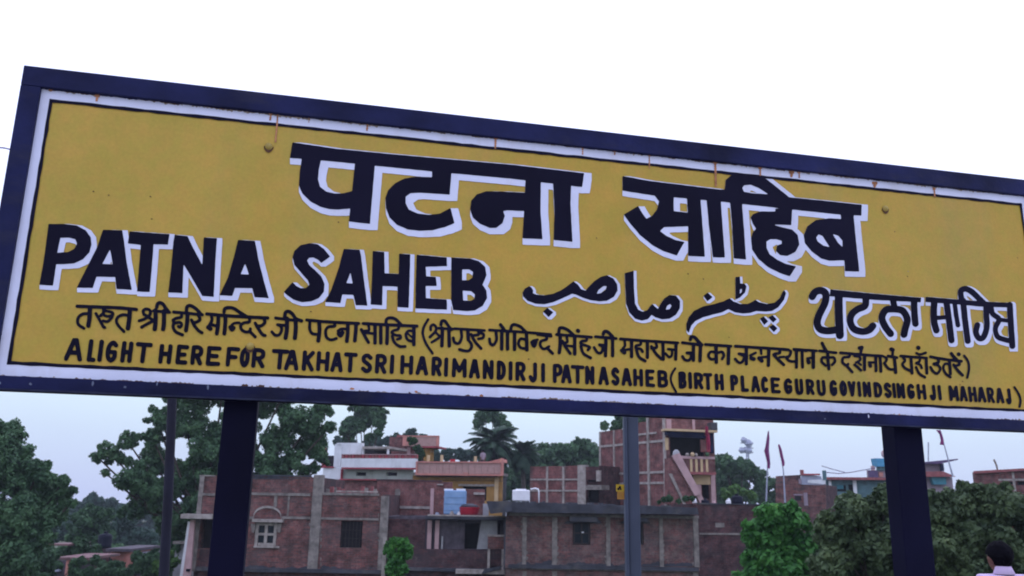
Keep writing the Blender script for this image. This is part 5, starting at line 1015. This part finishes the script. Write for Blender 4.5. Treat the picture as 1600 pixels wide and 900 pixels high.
part(WF, 'lower_wall', cream, h, 1083, 741.7, 1112, 757, .25, -.003); part(WF, 'column', palepink, h, 1111.5, 741.7, 1118, 787, .3, -.003); part(WF, 'column', palepink, h, 1087, 757.2, 1096, 787, .28, -.003)
part(WF, 'door_dark', darkin, h, 1095, 755, 1112, 781, -.6, .63)
b_ = at(1057, 715, 52.3); k = 52.3 / FOC; MB().lathe(b_, [(4 * k, 0), (6 * k, 4 * k), (5 * k, 9 * k), (2 * k, 12 * k)], 12).build('cement_sack', paleplaster, h, smooth=True)
# stair
WF.quadbar([(1047, 788), (1088, 788), (1086, 772), (1047, 716)], 1.0, -.15).build('stair_side_wall', brick_far, h)
WF.quadbar([(1086, 775), (1096, 772), (1062, 708), (1050, 712)], 1.12, -1.003).build('stair_parapet', palepink, h)
WF.quadbar([(1095, 788), (1104, 788), (1068, 722), (1062, 722)], .95, -.6).build('stair_parapet', palepink, h)
WF.quadbar([(1068, 788), (1072, 788), (1050, 740), (1045, 740)], 1.06, -1.003).build('render_edge', conc_lt, h)
# red cloth hanging at the corner
def cloth(name, label, cat, pts, wpx, Y, m, group=None):
    k = Y / FOC; vs = []; n = len(pts); rg3 = random.Random(int(pts[0][0]))
    for i, (x, y) in enumerate(pts):
        c = at(x, y, Y); ww = wpx[i] * k / 2
        for j, u in enumerate((-1, -.4, .3, 1)): vs.append(c + Vector((u * ww, .12 * (1 if j % 2 else -1) * min(1, ww * 3) + rg3.uniform(-.03, .03), rg3.uniform(-.03, .03))))
    mb = MB().add(vs, [(4 * i + j, 4 * i + j + 1, 4 * i + 4 + j + 1, 4 * i + 4 + j) for i in range(n - 1) for j in range(3)])
    return mb
o = cloth('', '', '', [(1104, 667), (1104, 675), (1106, 683), (1107, 694), (1107, 703)], [4, 5, 6, 5, 4], 51.9, redcloth).build('hanging_cloth', redcloth, None, 'bright red cloth hanging at the corner of the tower balcony', 'cloth', fix=False)
o.modifiers.new('solid', 'SOLIDIFY').thickness = .02

# --- white and salmon house beyond
W = Wall(503, 64, 784, 60)
h = root_at('town_house', 'white and salmon house with a long terrace parapet, beyond the left brick house', 'house', W, 640)
W.holed(504, 730.5, 533, 760, [], .25, zbot=GZ).build('wall', whitewash, h)
W.holed(522, 694, 533, 730, [], .25).build('wall', whitewash, h); part(W, 'wall', whitewash, h, 533.2, 692, 565, 709.5, -.1, .5)
part(W, 'stair_column', whitewash, h, 526, 692, 533, 694, .1, .3)
part(W, 'parapet', whitewash, h, 533.3, 716.5, 650, 730.5, .5, -.2)
W.holed(533.3, 733, 645, 748.5, [(556, 738, 572, 743.5), (604, 738, 620.5, 743.5)], .25).build('wall', mint, h)
W.holed(533.3, 750.6, 784, 780, [(722, 760, 760, 782)], .25, zbot=GZ).build('wall', ochre, h)
W.box(533.3, 751.5, 650, 772, .05, -.002).build('brick_infill', brick_far, h)
W.holed(645.3, 743, 784, 750.4, [], .25).build('wall', ochre, h)
W.shell(533, 743, 779, 780, 1.8, zbot=GZ, roof_drop=.05).build('rear_walls', conc_dk, h)
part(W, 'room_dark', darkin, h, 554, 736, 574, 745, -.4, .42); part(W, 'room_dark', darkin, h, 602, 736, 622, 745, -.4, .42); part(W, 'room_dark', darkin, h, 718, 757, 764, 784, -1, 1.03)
part(W, 'red_band', redtrim, h, 533.3, 730.7, 650, 733, .55, -.002); part(W, 'red_band', redtrim, h, 530, 748.7, 648, 750.5, .35, -.002)
part(W, 'red_edge', redtrim, h, 532, 733, 533.2, 751, .3, .2)
x = 534
while x < 649: part(W, 'tile', redtrim if int(x) % 2 else rooftile, h, x, 710.5, x + 4.0, 715.8, .45, -.3); x += 5.2
part(W, 'rail_coping', palepink, h, 533.3, 709.6, 650, 710.6, .5, -.28); part(W, 'rail_base', conc_lt, h, 533.3, 715.8, 650, 716.4, .5, -.28)
part(W, 'roof_slab', conc_lt, h, 566, 697.5, 608, 701, .2, 3); part(W, 'open_room', darkin, h, 567, 701.2, 606, 709.5, -2, 2.6)
for x0 in (566, 604.5): part(W, 'post', whitewash, h, x0, 701.2, x0 + 2, 709.5, .1, .1)
part(W, 'arch_trim', redtrim, h, 500, 729, 521, 731, .1, .3); part(W, 'dark_niche', darkin, h, 507, 712, 520, 729, -.3, .5); part(W, 'red_jamb', redtrim, h, 503, 698, 507, 729, .0, .4)
# salmon terrace
for k in range(13):
    x0 = 652 + k * 10.05; part(W, 'parapet_panel', pinkgrey, h, x0, 723.4, x0 + 9.6, 740.2, .62, -.5)
part(W, 'parapet_coping', pink, h, 650.5, 721, 784, 723.3, .7, -.45); part(W, 'parapet_base', pink, h, 650.5, 740.3, 784, 743, .75, -.4)
part(W, 'parapet_end', pink, h, 649.5, 721.2, 651.8, 742, .72, -.4); part(W, 'parapet_end', pink, h, 782.5, 716, 785, 743, .72, -.4)
part(W, 'terrace_floor', conc, h, 645.5, 738.5, 782, 742.6, .38, 1.4)
for x0, y0 in ((667, 711), (688, 711), (740.5, 713), (782, 716)): part(W, 'parapet_post', cream, h, x0, y0, x0 + 3, 721, .6, -.4)
part(W, 'clay_pot', redplastic, h, 703, 717.5, 710, 721, .6, -.4)
W.quadbar([(762, 722), (784, 722), (783, 717), (780, 717)], .3, 1).build('sloping_wall', pink, h)
part(W, 'lintel', conc_lt, h, 716, 756.5, 778, 759.8, .08, -.002); part(W, 'column', cream, h, 772.5, 745, 778, 790, .12, -.003)
part(W, 'beam', conc_dk, h, 650, 743.2, 775, 745, .3, -.002)
part(W, 'wall_bracket', pink, h, 724, 738.5, 731, 743.6, .8, -.7)
# upper room
W3 = Wall(600, 67, 686, 66)
h = root_at('roof_room', 'small brick roof room with a salmon parapet on top, above the white house', 'building', W3, 640)
zb_ = W3.uv(640, 716)[1] - .6
W3.holed(608, 683, 652, 712, [], .25, zbot=zb_).build('wall', brick_far, h); W3.shell(608, 683, 652, 712, 3, zbot=zb_, roof_drop=.2).build('rear_walls', brick_dk, h)
part(W3, 'parapet', pinkgrey, h, 629, 682.5, 684, 697, .5, -.26); part(W3, 'parapet_coping', pink, h, 628, 680.5, 685, 682.4, .55, -.22); part(W3, 'parapet_end', pink, h, 681.5, 682.5, 684.5, 697, .53, -.2); part(W3, 'parapet_base', redtrim, h, 650, 697.2, 685, 699.5, .5, 1.5)
part(W3, 'parapet_face', pink, h, 629, 683, 640, 696.5, .53, -.51)
part(W3, 'support', ochre, h, 662, 699.7, 672, 720, .1, .8); part(W3, 'column', palepink, h, 636, 699, 641, 712, .06, -.003)
part(W3, 'coping', rooftile, h, 620, 679.5, 629, 683, .1, 1); 
h['label'] = 'small brick roof room with a salmon parapet on top, above the white house'
tree('potted_plant', 'leafy plant growing beside the small brick roof room', 'plant', 64.5, [(653, 700, 7), (656, 708, 7), (646, 689, 6), (652, 716, 5), (640, 686, 4)], lf_mid, 1500, .28, 654, zbase=at(654, 724, 64.5).z, seed=51, trunk_r=.05, limbs=False)

# --- low houses far left
W = Wall(80, 48, 210, 48)
h = root_at('open_shed', 'low open shed with a pinkish roof slab and salmon pillar at the bottom left', 'shed', W, 110)
part(W, 'roof_slab', dimpink, h, 86, 871, 138, 875, .8, 3); m = W.box(98, 875.2, 106, 960, .7, -.4); m.build('pillar', pink, h)
part(W, 'back_wall', plaster, h, 70, 876.2, 140, 960, -2.4, 2.6); part(W, 'rear_slab', dimpink, h, 76, 850, 106, 852.5, -2.7, 4.5)
for x0, x1, mm in ((73, 81, purple), (84, 92, paintgrey), (112, 120, redtrim)): part(W, 'stored_bundle', mm, h, x0, 886, x1, 893, -2.0, 2.3)
W = Wall(160, 54, 240, 54)
h = root_at('salmon_house', 'small flat-roofed salmon house below the black water tank', 'house', W, 188)
W.holed(168, 862, 202, 960, [(172, 873, 182, 880)], .25, zbot=GZ).build('wall', pink, h); part(W, 'roof_slab', plaster, h, 165, 857.5, 205, 862, .5, 4); part(W, 'porch_post', pink, h, 196, 862.2, 202, 900, .3, -.01); W.shell(168, 862, 202, 960, 3.6, zbot=GZ, roof_drop=.02).build('rear_walls', pink, h)
part(W, 'room_dark', darkin, h, 170, 871, 184, 882, -.5, .52); part(W, 'side_wing', conc_dk, h, 205.5, 866, 232, 900, -.3, 2.5); part(W, 'wing_slab', conc_dk, h, 204, 864, 234, 866, -.1, 2.6)
k = 56 / FOC; b_ = at(162.5, 857, 56); t = thing('water_tank', 'black round water tank above the small salmon house', 'water tank', b_)
MB().lathe(b_, [(9.5 * k, 0), (10 * k, 5 * k), (9.5 * k, 6 * k), (10 * k, 11 * k), (9.5 * k, 12 * k), (10 * k, 17 * k), (8 * k, 20 * k), (3 * k, 22 * k)], 20).build('tank_body', blackplastic, t, smooth=True)
MB().lathe(b_ + Vector((0, 0, 22 * k)), [(3 * k, 0), (3 * k, 2 * k), (1.5 * k, 2.6 * k)], 12).build('lid', blackplastic, t, smooth=True)
MB().box((b_.x - .38, b_.y - .38, GZ), (b_.x + .38, b_.y + .38, b_.z - .002)).build('pedestal', brick_dk, t)

# --- far houses right
W = Wall(1212, 72, 1292, 70)
h = root_at('brick_house', 'far brick house with patches of whitewash, above the bright creeper mound', 'house', W, 1250)
W.quadbar([(1212, 860), (1290, 860), (1290, 757), (1212, 744.5)], 0, .25).build('wall', brick, h)
W.quadbar([(1212, 757), (1250, 757), (1250, 742), (1212, 744)], -.003, .24).build('wall', brick_dk, h)
W.quadbar([(1250, 757), (1287, 758), (1282, 744), (1252, 741)], .02, .22).build('upper_wall', paintgrey, h)
W.quadbar([(1262, 754), (1290, 757), (1290, 749), (1262, 750)], .06, -.022).build('whitewash_patch', whitewash, h)
W.shell(1213, 757, 1290, 860, 6, zbot=GZ, roof_drop=.1).build('rear_walls', brick_dk, h)
part(W, 'chimney', rooftile, h, 1250, 734, 1254.5, 742.5, .1, .3); part(W, 'chimney', tealgrey, h, 1285, 735, 1290, 750, .1, .3); part(W, 'roof_edge', redtrim, h, 1254, 740, 1280, 742.5, .15, .3)
part(W, 'post', mauve, h, 1248, 748, 1252, 756, .1, -.03); part(W, 'window_dark', darkin, h, 1242, 775, 1252, 782, .02, .0)
for q in ((1240, 772, 1254, 774), (1256, 770, 1262, 790)): part(W, 'pale_patch', mauve, h, *q, .03, -.002)
W = Wall(1284, 78, 1410, 76)
h = root_at('teal_house', 'low teal house with white columns above the olive shrub', 'house', W, 1340)
W.holed(1286, 750, 1412, 790, [(1308, 758, 1322, 768), (1326, 757, 1333, 772)], .25, zbot=GZ).build('wall', tealgrey, h); W.shell(1286, 750, 1412, 790, 6, zbot=GZ, roof_drop=.02).build('rear_walls', tealgrey, h)
part(W, 'roof_slab', rooftile, h, 1290, 745.8, 1412, 749.8, .8, 5)
for x0, x1 in ((1287, 1291), (1296, 1300), (1334, 1339.5)): part(W, 'column', whitewash, h, x0, 750.2, x1, 790, .3, -.003)
part(W, 'room_dark', darkin, h, 1306, 756, 1336, 775, -.6, .62); part(W, 'teal_shutter', teal, h, 1308, 757, 1318, 764, -.05, .1)
W = Wall(1355, 88, 1425, 88)
h = root_at('roof_room', 'cluttered far roof with teal-blue tank stand left of the right board post', 'building', W, 1390)
W.holed(1358, 735, 1420, 790, [], .3, zbot=GZ).build('wall', mauve, h)
for q, mm in (((1358, 735, 1372, 748), violetroof), ((1374, 738, 1380, 745), pink), ((1378, 750, 1396, 765), teal), ((1362, 728, 1367, 735), palepink)): part(W, 'cladding', mm, h, *q, .2, -.002)
W.quadbar([(1371, 729), (1404, 729), (1404, 717), (1368, 716)], .6, .6).build('blue_canopy', teal2, h); part(W, 'tank_stand', tealgrey, h, 1373, 729.2, 1404, 735, .3, .3)
b_ = at(1384, 716, 88); k = 88 / FOC; MB().lathe(b_, [(3 * k, 0), (6 * k, 4 * k), (6 * k, 9 * k), (2 * k, 14 * k)], 14).build('round_tank', palepink, h, smooth=True)
W = Wall(1425, 75, 1500, 75)
h = root_at('roof_room', 'pale rooftop room with a violet roof edge and teal awning, right of the board post', 'building', W, 1455)
W.holed(1425, 724, 1472, 738, [], .3).build('upper_wall', mauve, h); W.holed(1425, 745, 1490, 790, [], .3, zbot=GZ).build('wall', mauve, h)
W.quadbar([(1420, 724.5), (1473, 724), (1497, 718.5), (1497, 716.8)], .8, 3).build('roof_edge', violetroof, h); W.quadbar([(1420, 725), (1472, 725), (1473, 721.5), (1420, 722)], .75, 3).build('roof_sheet', violetroof, h)
part(W, 'corner_post', navy, h, 1471, 724.5, 1475, 736, .5, -.2); W.quadbar([(1420, 744.8), (1494, 744.8), (1474, 736.5), (1420, 737)], .9, 3).build('tiled_roof', rooftile, h)
W.quadbar([(1459, 757), (1479, 757), (1478, 745.2), (1455, 745.2)], .5, -.02).build('teal_awning', teal, h)
W = Wall(1520, 62, 1640, 58)
h = root_at('brick_house', 'brick house with a dark roof line at the right edge of the photo', 'house', W, 1570)
W.holed(1522, 737, 1640, 790, [(1576, 752.5, 1583, 757), (1588, 752, 1640, 758)], .25, zbot=GZ).build('wall', brick_far, h); W.shell(1522, 737, 1640, 790, 6, zbot=GZ, roof_drop=.1).build('rear_walls', brick_dk, h)
W.quadbar([(1521, 740), (1640, 733), (1640, 729.5), (1521, 736)], .25, 1).build('roof_edge', rooftile, h); part(W, 'beam', conc_lt, h, 1560, 748, 1640, 751, .06, -.002); part(W, 'room_dark', darkin, h, 1574, 750, 1640, 760, -.5, .52)
part(W, 'column', conc_lt, h, 1583.5, 735, 1587, 790, .06, -.002); part(W, 'ledge', tealgrey, h, 1558, 766, 1578, 770, .3, -.002)
MB().tube([at(1553, 718, 61), at(1557, 727, 61), at(1559, 737, 61)], .06, 6).build('roof_stick', conc, None, 'thin crooked stick on the right-edge brick house roof', 'stick')
# thin overhead wires between the far roofs
for q, lb in (([(1290, 738), (1310, 740), (1330, 738), (1368, 731)], 'thin overhead wire rising from the teal house to the blue canopy'), ([(1284, 728), (1300, 733), (1320, 738)], 'short thin overhead wire above the whitewashed brick house')):
    MB().tube([at(x, y, 80) for x, y in q], .035, 5).build('overhead_wire', wirem, None, lb, 'wire')

# --- flags
def flag(label, pole_pts, cl, wd, Y, m, group='tall purple prayer flags'):
    t = thing('flag', label, 'flag', at(*pole_pts[0], Y), group)
    MB().tube([at(x, y, Y) for x, y in pole_pts], [.07, .05, .03][:len(pole_pts)] if len(pole_pts) <= 3 else .05, 6).build('flagpole', paintgrey, t)
    c = cloth('', '', '', cl, wd, Y - .1, m).build('pennant', m, t, fix=False); c.modifiers.new('solid', 'SOLIDIFY').thickness = .02; return t
flag('taller purple pennant on a pole between the tower and the far houses', [(1197, 790), (1199, 735), (1201, 673)], [(1200.5, 674), (1200, 685), (1198.5, 698), (1197.5, 705), (1199.5, 715), (1201, 724), (1201, 732)], [1.5, 4.5, 6, 8, 6.5, 5, 4], 68, purple)
flag('shorter purple pennant just right of the taller one', [(1227, 790), (1224, 735), (1217, 694)], [(1217, 695), (1219, 703), (1221, 712), (1223.5, 722), (1224, 728)], [3, 5, 5, 5, 3], 70, purple)
flag('purple flag on a leaning pole right of the right board post', [(1489, 745), (1482, 720), (1468, 668)], [(1466, 672), (1470, 679), (1472, 688), (1471.5, 695)], [8, 5, 6, 7], 66, purple)
MB().tube([at(1450.5, 722, 74), at(1450.5, 691, 74)], .05, 6).build('antenna_mast', paintgrey, None, 'thin faint mast with a small knob right of the board post', 'mast')
# distant mast cluster
t = thing('phone_mast', 'pale hazy mast with a cluster of antennas above the right tree mass', 'mast', at(1169, 760, 190)); k = 190 / FOC
for sx in (-1, 1): MB().tube([at(1169 + sx * 2.6, 760, 190), at(1168 + sx * 1.2, 700, 190)], .16, 5).build('leg', paintgrey, t)
rg4 = random.Random(6)
for i in range(9): y = 757 - i * 6.2; MB().tube([at(1166.4 + .1 * i, y, 190), at(1171 - .15 * i, y - 5, 190)], .1, 4).build('brace', paintgrey, t)
for i in range(12):
    c = at(1166 + rg4.uniform(-9, 9), 699 + rg4.uniform(-11, 9), 190); MB().lathe(c, [(.3, -.6), (rg4.uniform(.4, .8), 0), (.3, .7)], 8).build('antenna', paintgrey, t)
for y in (692, 700, 707): MB().tube([at(1157, y, 190.5), at(1177, y, 190.5)], .12, 4).build('crossbar', paintgrey, t)

# ------------------------------------------------------------------ people
skin_m = mat('brown_skin', (.16, .075, .055), .6, .08, 6); hair_m = mat('black_hair', (.004, .0035, .006), .8, .3, 20, bump=.5, bscale=60, spec=.04)
shirt_m = mat('lavender_pink_shirt', (.60, .46, .66), .85, .06, 5, (.64, .50, .70)); trous_m = mat('dark_trousers', (.03, .03, .045), .9, .2, 4); shoe_m = mat('brown_shoes', (.05, .03, .02), .6, .2, 6)
eye_m = mat('eye_white', (.6, .6, .58), .4, .05, 10)
def skinned(name, V, E, m, parent, M4, subs=2, root=0):
    me = bpy.data.meshes.new(name); me.from_pydata([v[0] for v in V], E, []); o = bpy.data.objects.new(name, me); COL.objects.link(o)
    sk = o.modifiers.new('skin', 'SKIN'); sk.use_smooth_shade = True
    for i, d in enumerate(me.skin_vertices[0].data):
        r = V[i][1]; d.radius = r if isinstance(r, tuple) else (r, r); d.use_root = (i == root)
    sb_ = o.modifiers.new('sub', 'SUBSURF'); sb_.levels = subs; sb_.render_levels = subs
    bpy.context.view_layer.update(); dg = bpy.context.evaluated_depsgraph_get()
    nm = bpy.data.meshes.new_from_object(o.evaluated_get(dg)); o.modifiers.clear(); o.data = nm; nm.materials.clear(); nm.materials.append(m); nm.transform(M4)
    nm.polygons.foreach_set('use_smooth', [True] * len(nm.polygons)); o.parent = parent; return o
def person(label, loc, H, shirt, trous, turn=0.):
    t = thing('person', label, 'person', loc); k = H / 1.76; M4 = Matrix.Rotation(turn, 4, 'Z') @ Matrix.Scale(k, 4)
    V, E = [], []
    def add(p, r, par=None):
        V.append((p, r)); i = len(V) - 1
        if par is not None: E.append((par, i))
        return i
    pel = add((0, 0, .95), (.14, .10)); wa = add((0, 0, 1.08), (.125, .09), pel); ch = add((0, .005, 1.27), (.145, .105), wa); uc = add((0, .0, 1.39), (.11, .08), ch)
    nb = add((0, -.01, 1.455), (.062, .06), uc); nk = add((0, .02, 1.485), (.052, .055), nb); hl = add((0, .05, 1.525), (.058, .07), nk); hm = add((0, .05, 1.597), (.073, .09), hl); ht = add((0, .045, 1.665), (.058, .07), hm)
    add((0, .153, 1.575), .012, hm)                      # nose
    for sx in (-1, 1):
        add((sx * .101, .03, 1.565), (.014, .030), hm)    # ear
        sh = add((sx * .165, .0, 1.405), .056, uc); el_ = add((sx * .225, -.01, 1.12), .041, sh); wr = add((sx * .235, .05, .88), (.028, .022), el_); pa = add((sx * .235, .075, .80), (.018, .038), wr)
        for q, (dy, L) in enumerate(((.032, .062), (.012, .075), (-.010, .07), (-.030, .055))):
            f1 = add((sx * .235, .075 + dy, .755), .0095, pa); f2 = add((sx * (.230 - .006), .083 + dy, .755 - L * .6), .0085, f1); add((sx * (.222 - .012), .092 + dy, .755 - L), .0075, f2)
        th = add((sx * .222, .118, .80), .0105, pa); add((sx * .213, .128, .765), .009, th)
        hp = add((sx * .088, 0, .88), .085, pel); kn = add((sx * .10, .015, .50), .056, hp); an = add((sx * .10, -.015, .10), .038, kn); he = add((sx * .105, .03, .045), .036, an); add((sx * .115, .15, .03), (.036, .025), he)
    skinned('body', V, E, skin_m, t, M4)
    # shirt
    V, E = [], []
    a = add((0, 0, .90), (.165, .125)); b = add((0, 0, 1.10), (.155, .12), a); c = add((0, .005, 1.29), (.17, .13), b); d = add((0, -.005, 1.405), (.14, .10), c); add((0, -.01, 1.455), (.066, .066), d)
    for sx in (-1, 1): e1 = add((sx * .175, .0, 1.415), .07, d); e2 = add((sx * .215, -.005, 1.22), .062, e1); add((sx * .225, -.008, 1.13), .06, e2)
    skinned('shirt', V, E, shirt, t, M4)
    # collar: a turned-down band round the neck
    mb = MB(); n = 24; vs = []
    for (rx, ry, z) in ((.070, .070, 1.470), (.060, .062, 1.524), (.056, .058, 1.527), (.061, .063, 1.518), (.084, .08, 1.468), (.080, .076, 1.463)):
        for q in range(n):
            an_ = 2 * math.pi * q / n; vs.append(M4 @ Vector((rx * math.cos(an_), ry * math.sin(an_) - .006, z - .018 * max(0, math.sin(an_)))))
    mb.add([v + Vector(loc) for v in vs], [(i * n + q, i * n + (q + 1) % n, (i + 1) * n + (q + 1) % n, (i + 1) * n + q) for i in range(5) for q in range(n)]); mb.build('collar', shirt, t, smooth=True)
    V, E = [], []
    a = add((0, 0, .96), (.15, .115))
    for sx in (-1, 1): b = add((sx * .092, 0, .86), .098, a); c = add((sx * .10, .012, .5), .078, b); add((sx * .102, -.01, .13), .066, c)
    skinned('trousers', V, E, trous, t, M4)
    for sx in (-1, 1):
        V, E = [], []; a = add((sx * .103, -.03, .05), .045); b = add((sx * .108, .06, .045), .043, a); add((sx * .115, .165, .032), .034, b); skinned('shoe', V, E, shoe_m, t, M4, 1)
        e_ = M4 @ Vector((sx * .032, .127, 1.605)) + Vector(loc); MB().lathe(e_, [(.002, -.011 * k), (.011 * k, -.004 * k), (.011 * k, .004 * k), (.002, .011 * k)], 8).build('eye', eye_m, t, smooth=True)
    # hair cap, uneven, longer at the nape
    bm = bmesh.new(); bmesh.ops.create_uvsphere(bm, u_segments=40, v_segments=26, radius=1); rr = random.Random(3)
    for v in bm.verts:
        x, y, z = v.co; g = 1 + .035 * math.sin(9 * x + 5 * z) * math.cos(8 * y) + rr.uniform(-.02, .02)
        zz = 1.612 + z * .112 * g; tp = 1 - .42 * min(1, max(0, (1.60 - zz) / .1)); v.co = Vector((x * .098 * g * tp, y * .116 * g + .022, zz))
    dele = [v for v in bm.verts if (v.co.y > .10 and v.co.z < 1.66) or v.co.z < 1.502 or (v.co.y > .045 and v.co.z < 1.60)]
    bmesh.ops.delete(bm, geom=dele, context='VERTS'); me = bpy.data.meshes.new('hair'); bm.to_mesh(me); bm.free(); me.transform(M4); me.materials.append(hair_m)
    o = bpy.data.objects.new('hair', me); COL.objects.link(o); o.parent = t; me.polygons.foreach_set('use_smooth', [True] * len(me.polygons)); o.modifiers.new('solid', 'SOLIDIFY').thickness = .012
    return t
PYd = 6.7; top = at(1562, 845, PYd)
person('person seen from behind in a lavender shirt at the bottom right corner', (top.x, PYd, 0), top.z * 1.76 / 1.724, shirt_m, trous_m, R_(4))
pt = at(755, 701, 61.3); ft = at(755, 738.5, 61.3)
person('tiny person in a pale shirt standing on the salmon terrace before the palms', (pt.x, 61.3, ft.z), 1.62, mauve, trous_m, R_(40))

# ------------------------------------------------------------------ monsoon haze
hz = bpy.data.materials.new('damp_air'); hz.use_nodes = True; t_ = hz.node_tree; t_.nodes.remove(t_.nodes['Principled BSDF'])
pv = N(t_, 'ShaderNodeVolumePrincipled'); pv.inputs['Color'].default_value = (.75, .83, .95, 1); pv.inputs['Density'].default_value = .0005; pv.inputs['Anisotropy'].default_value = 0.2
t_.links.new(pv.outputs[0], t_.nodes['Material Output'].inputs['Volume'])
MB().box((-320, -30, -7), (320, 420, 32)).build('haze', hz, kind='stuff')
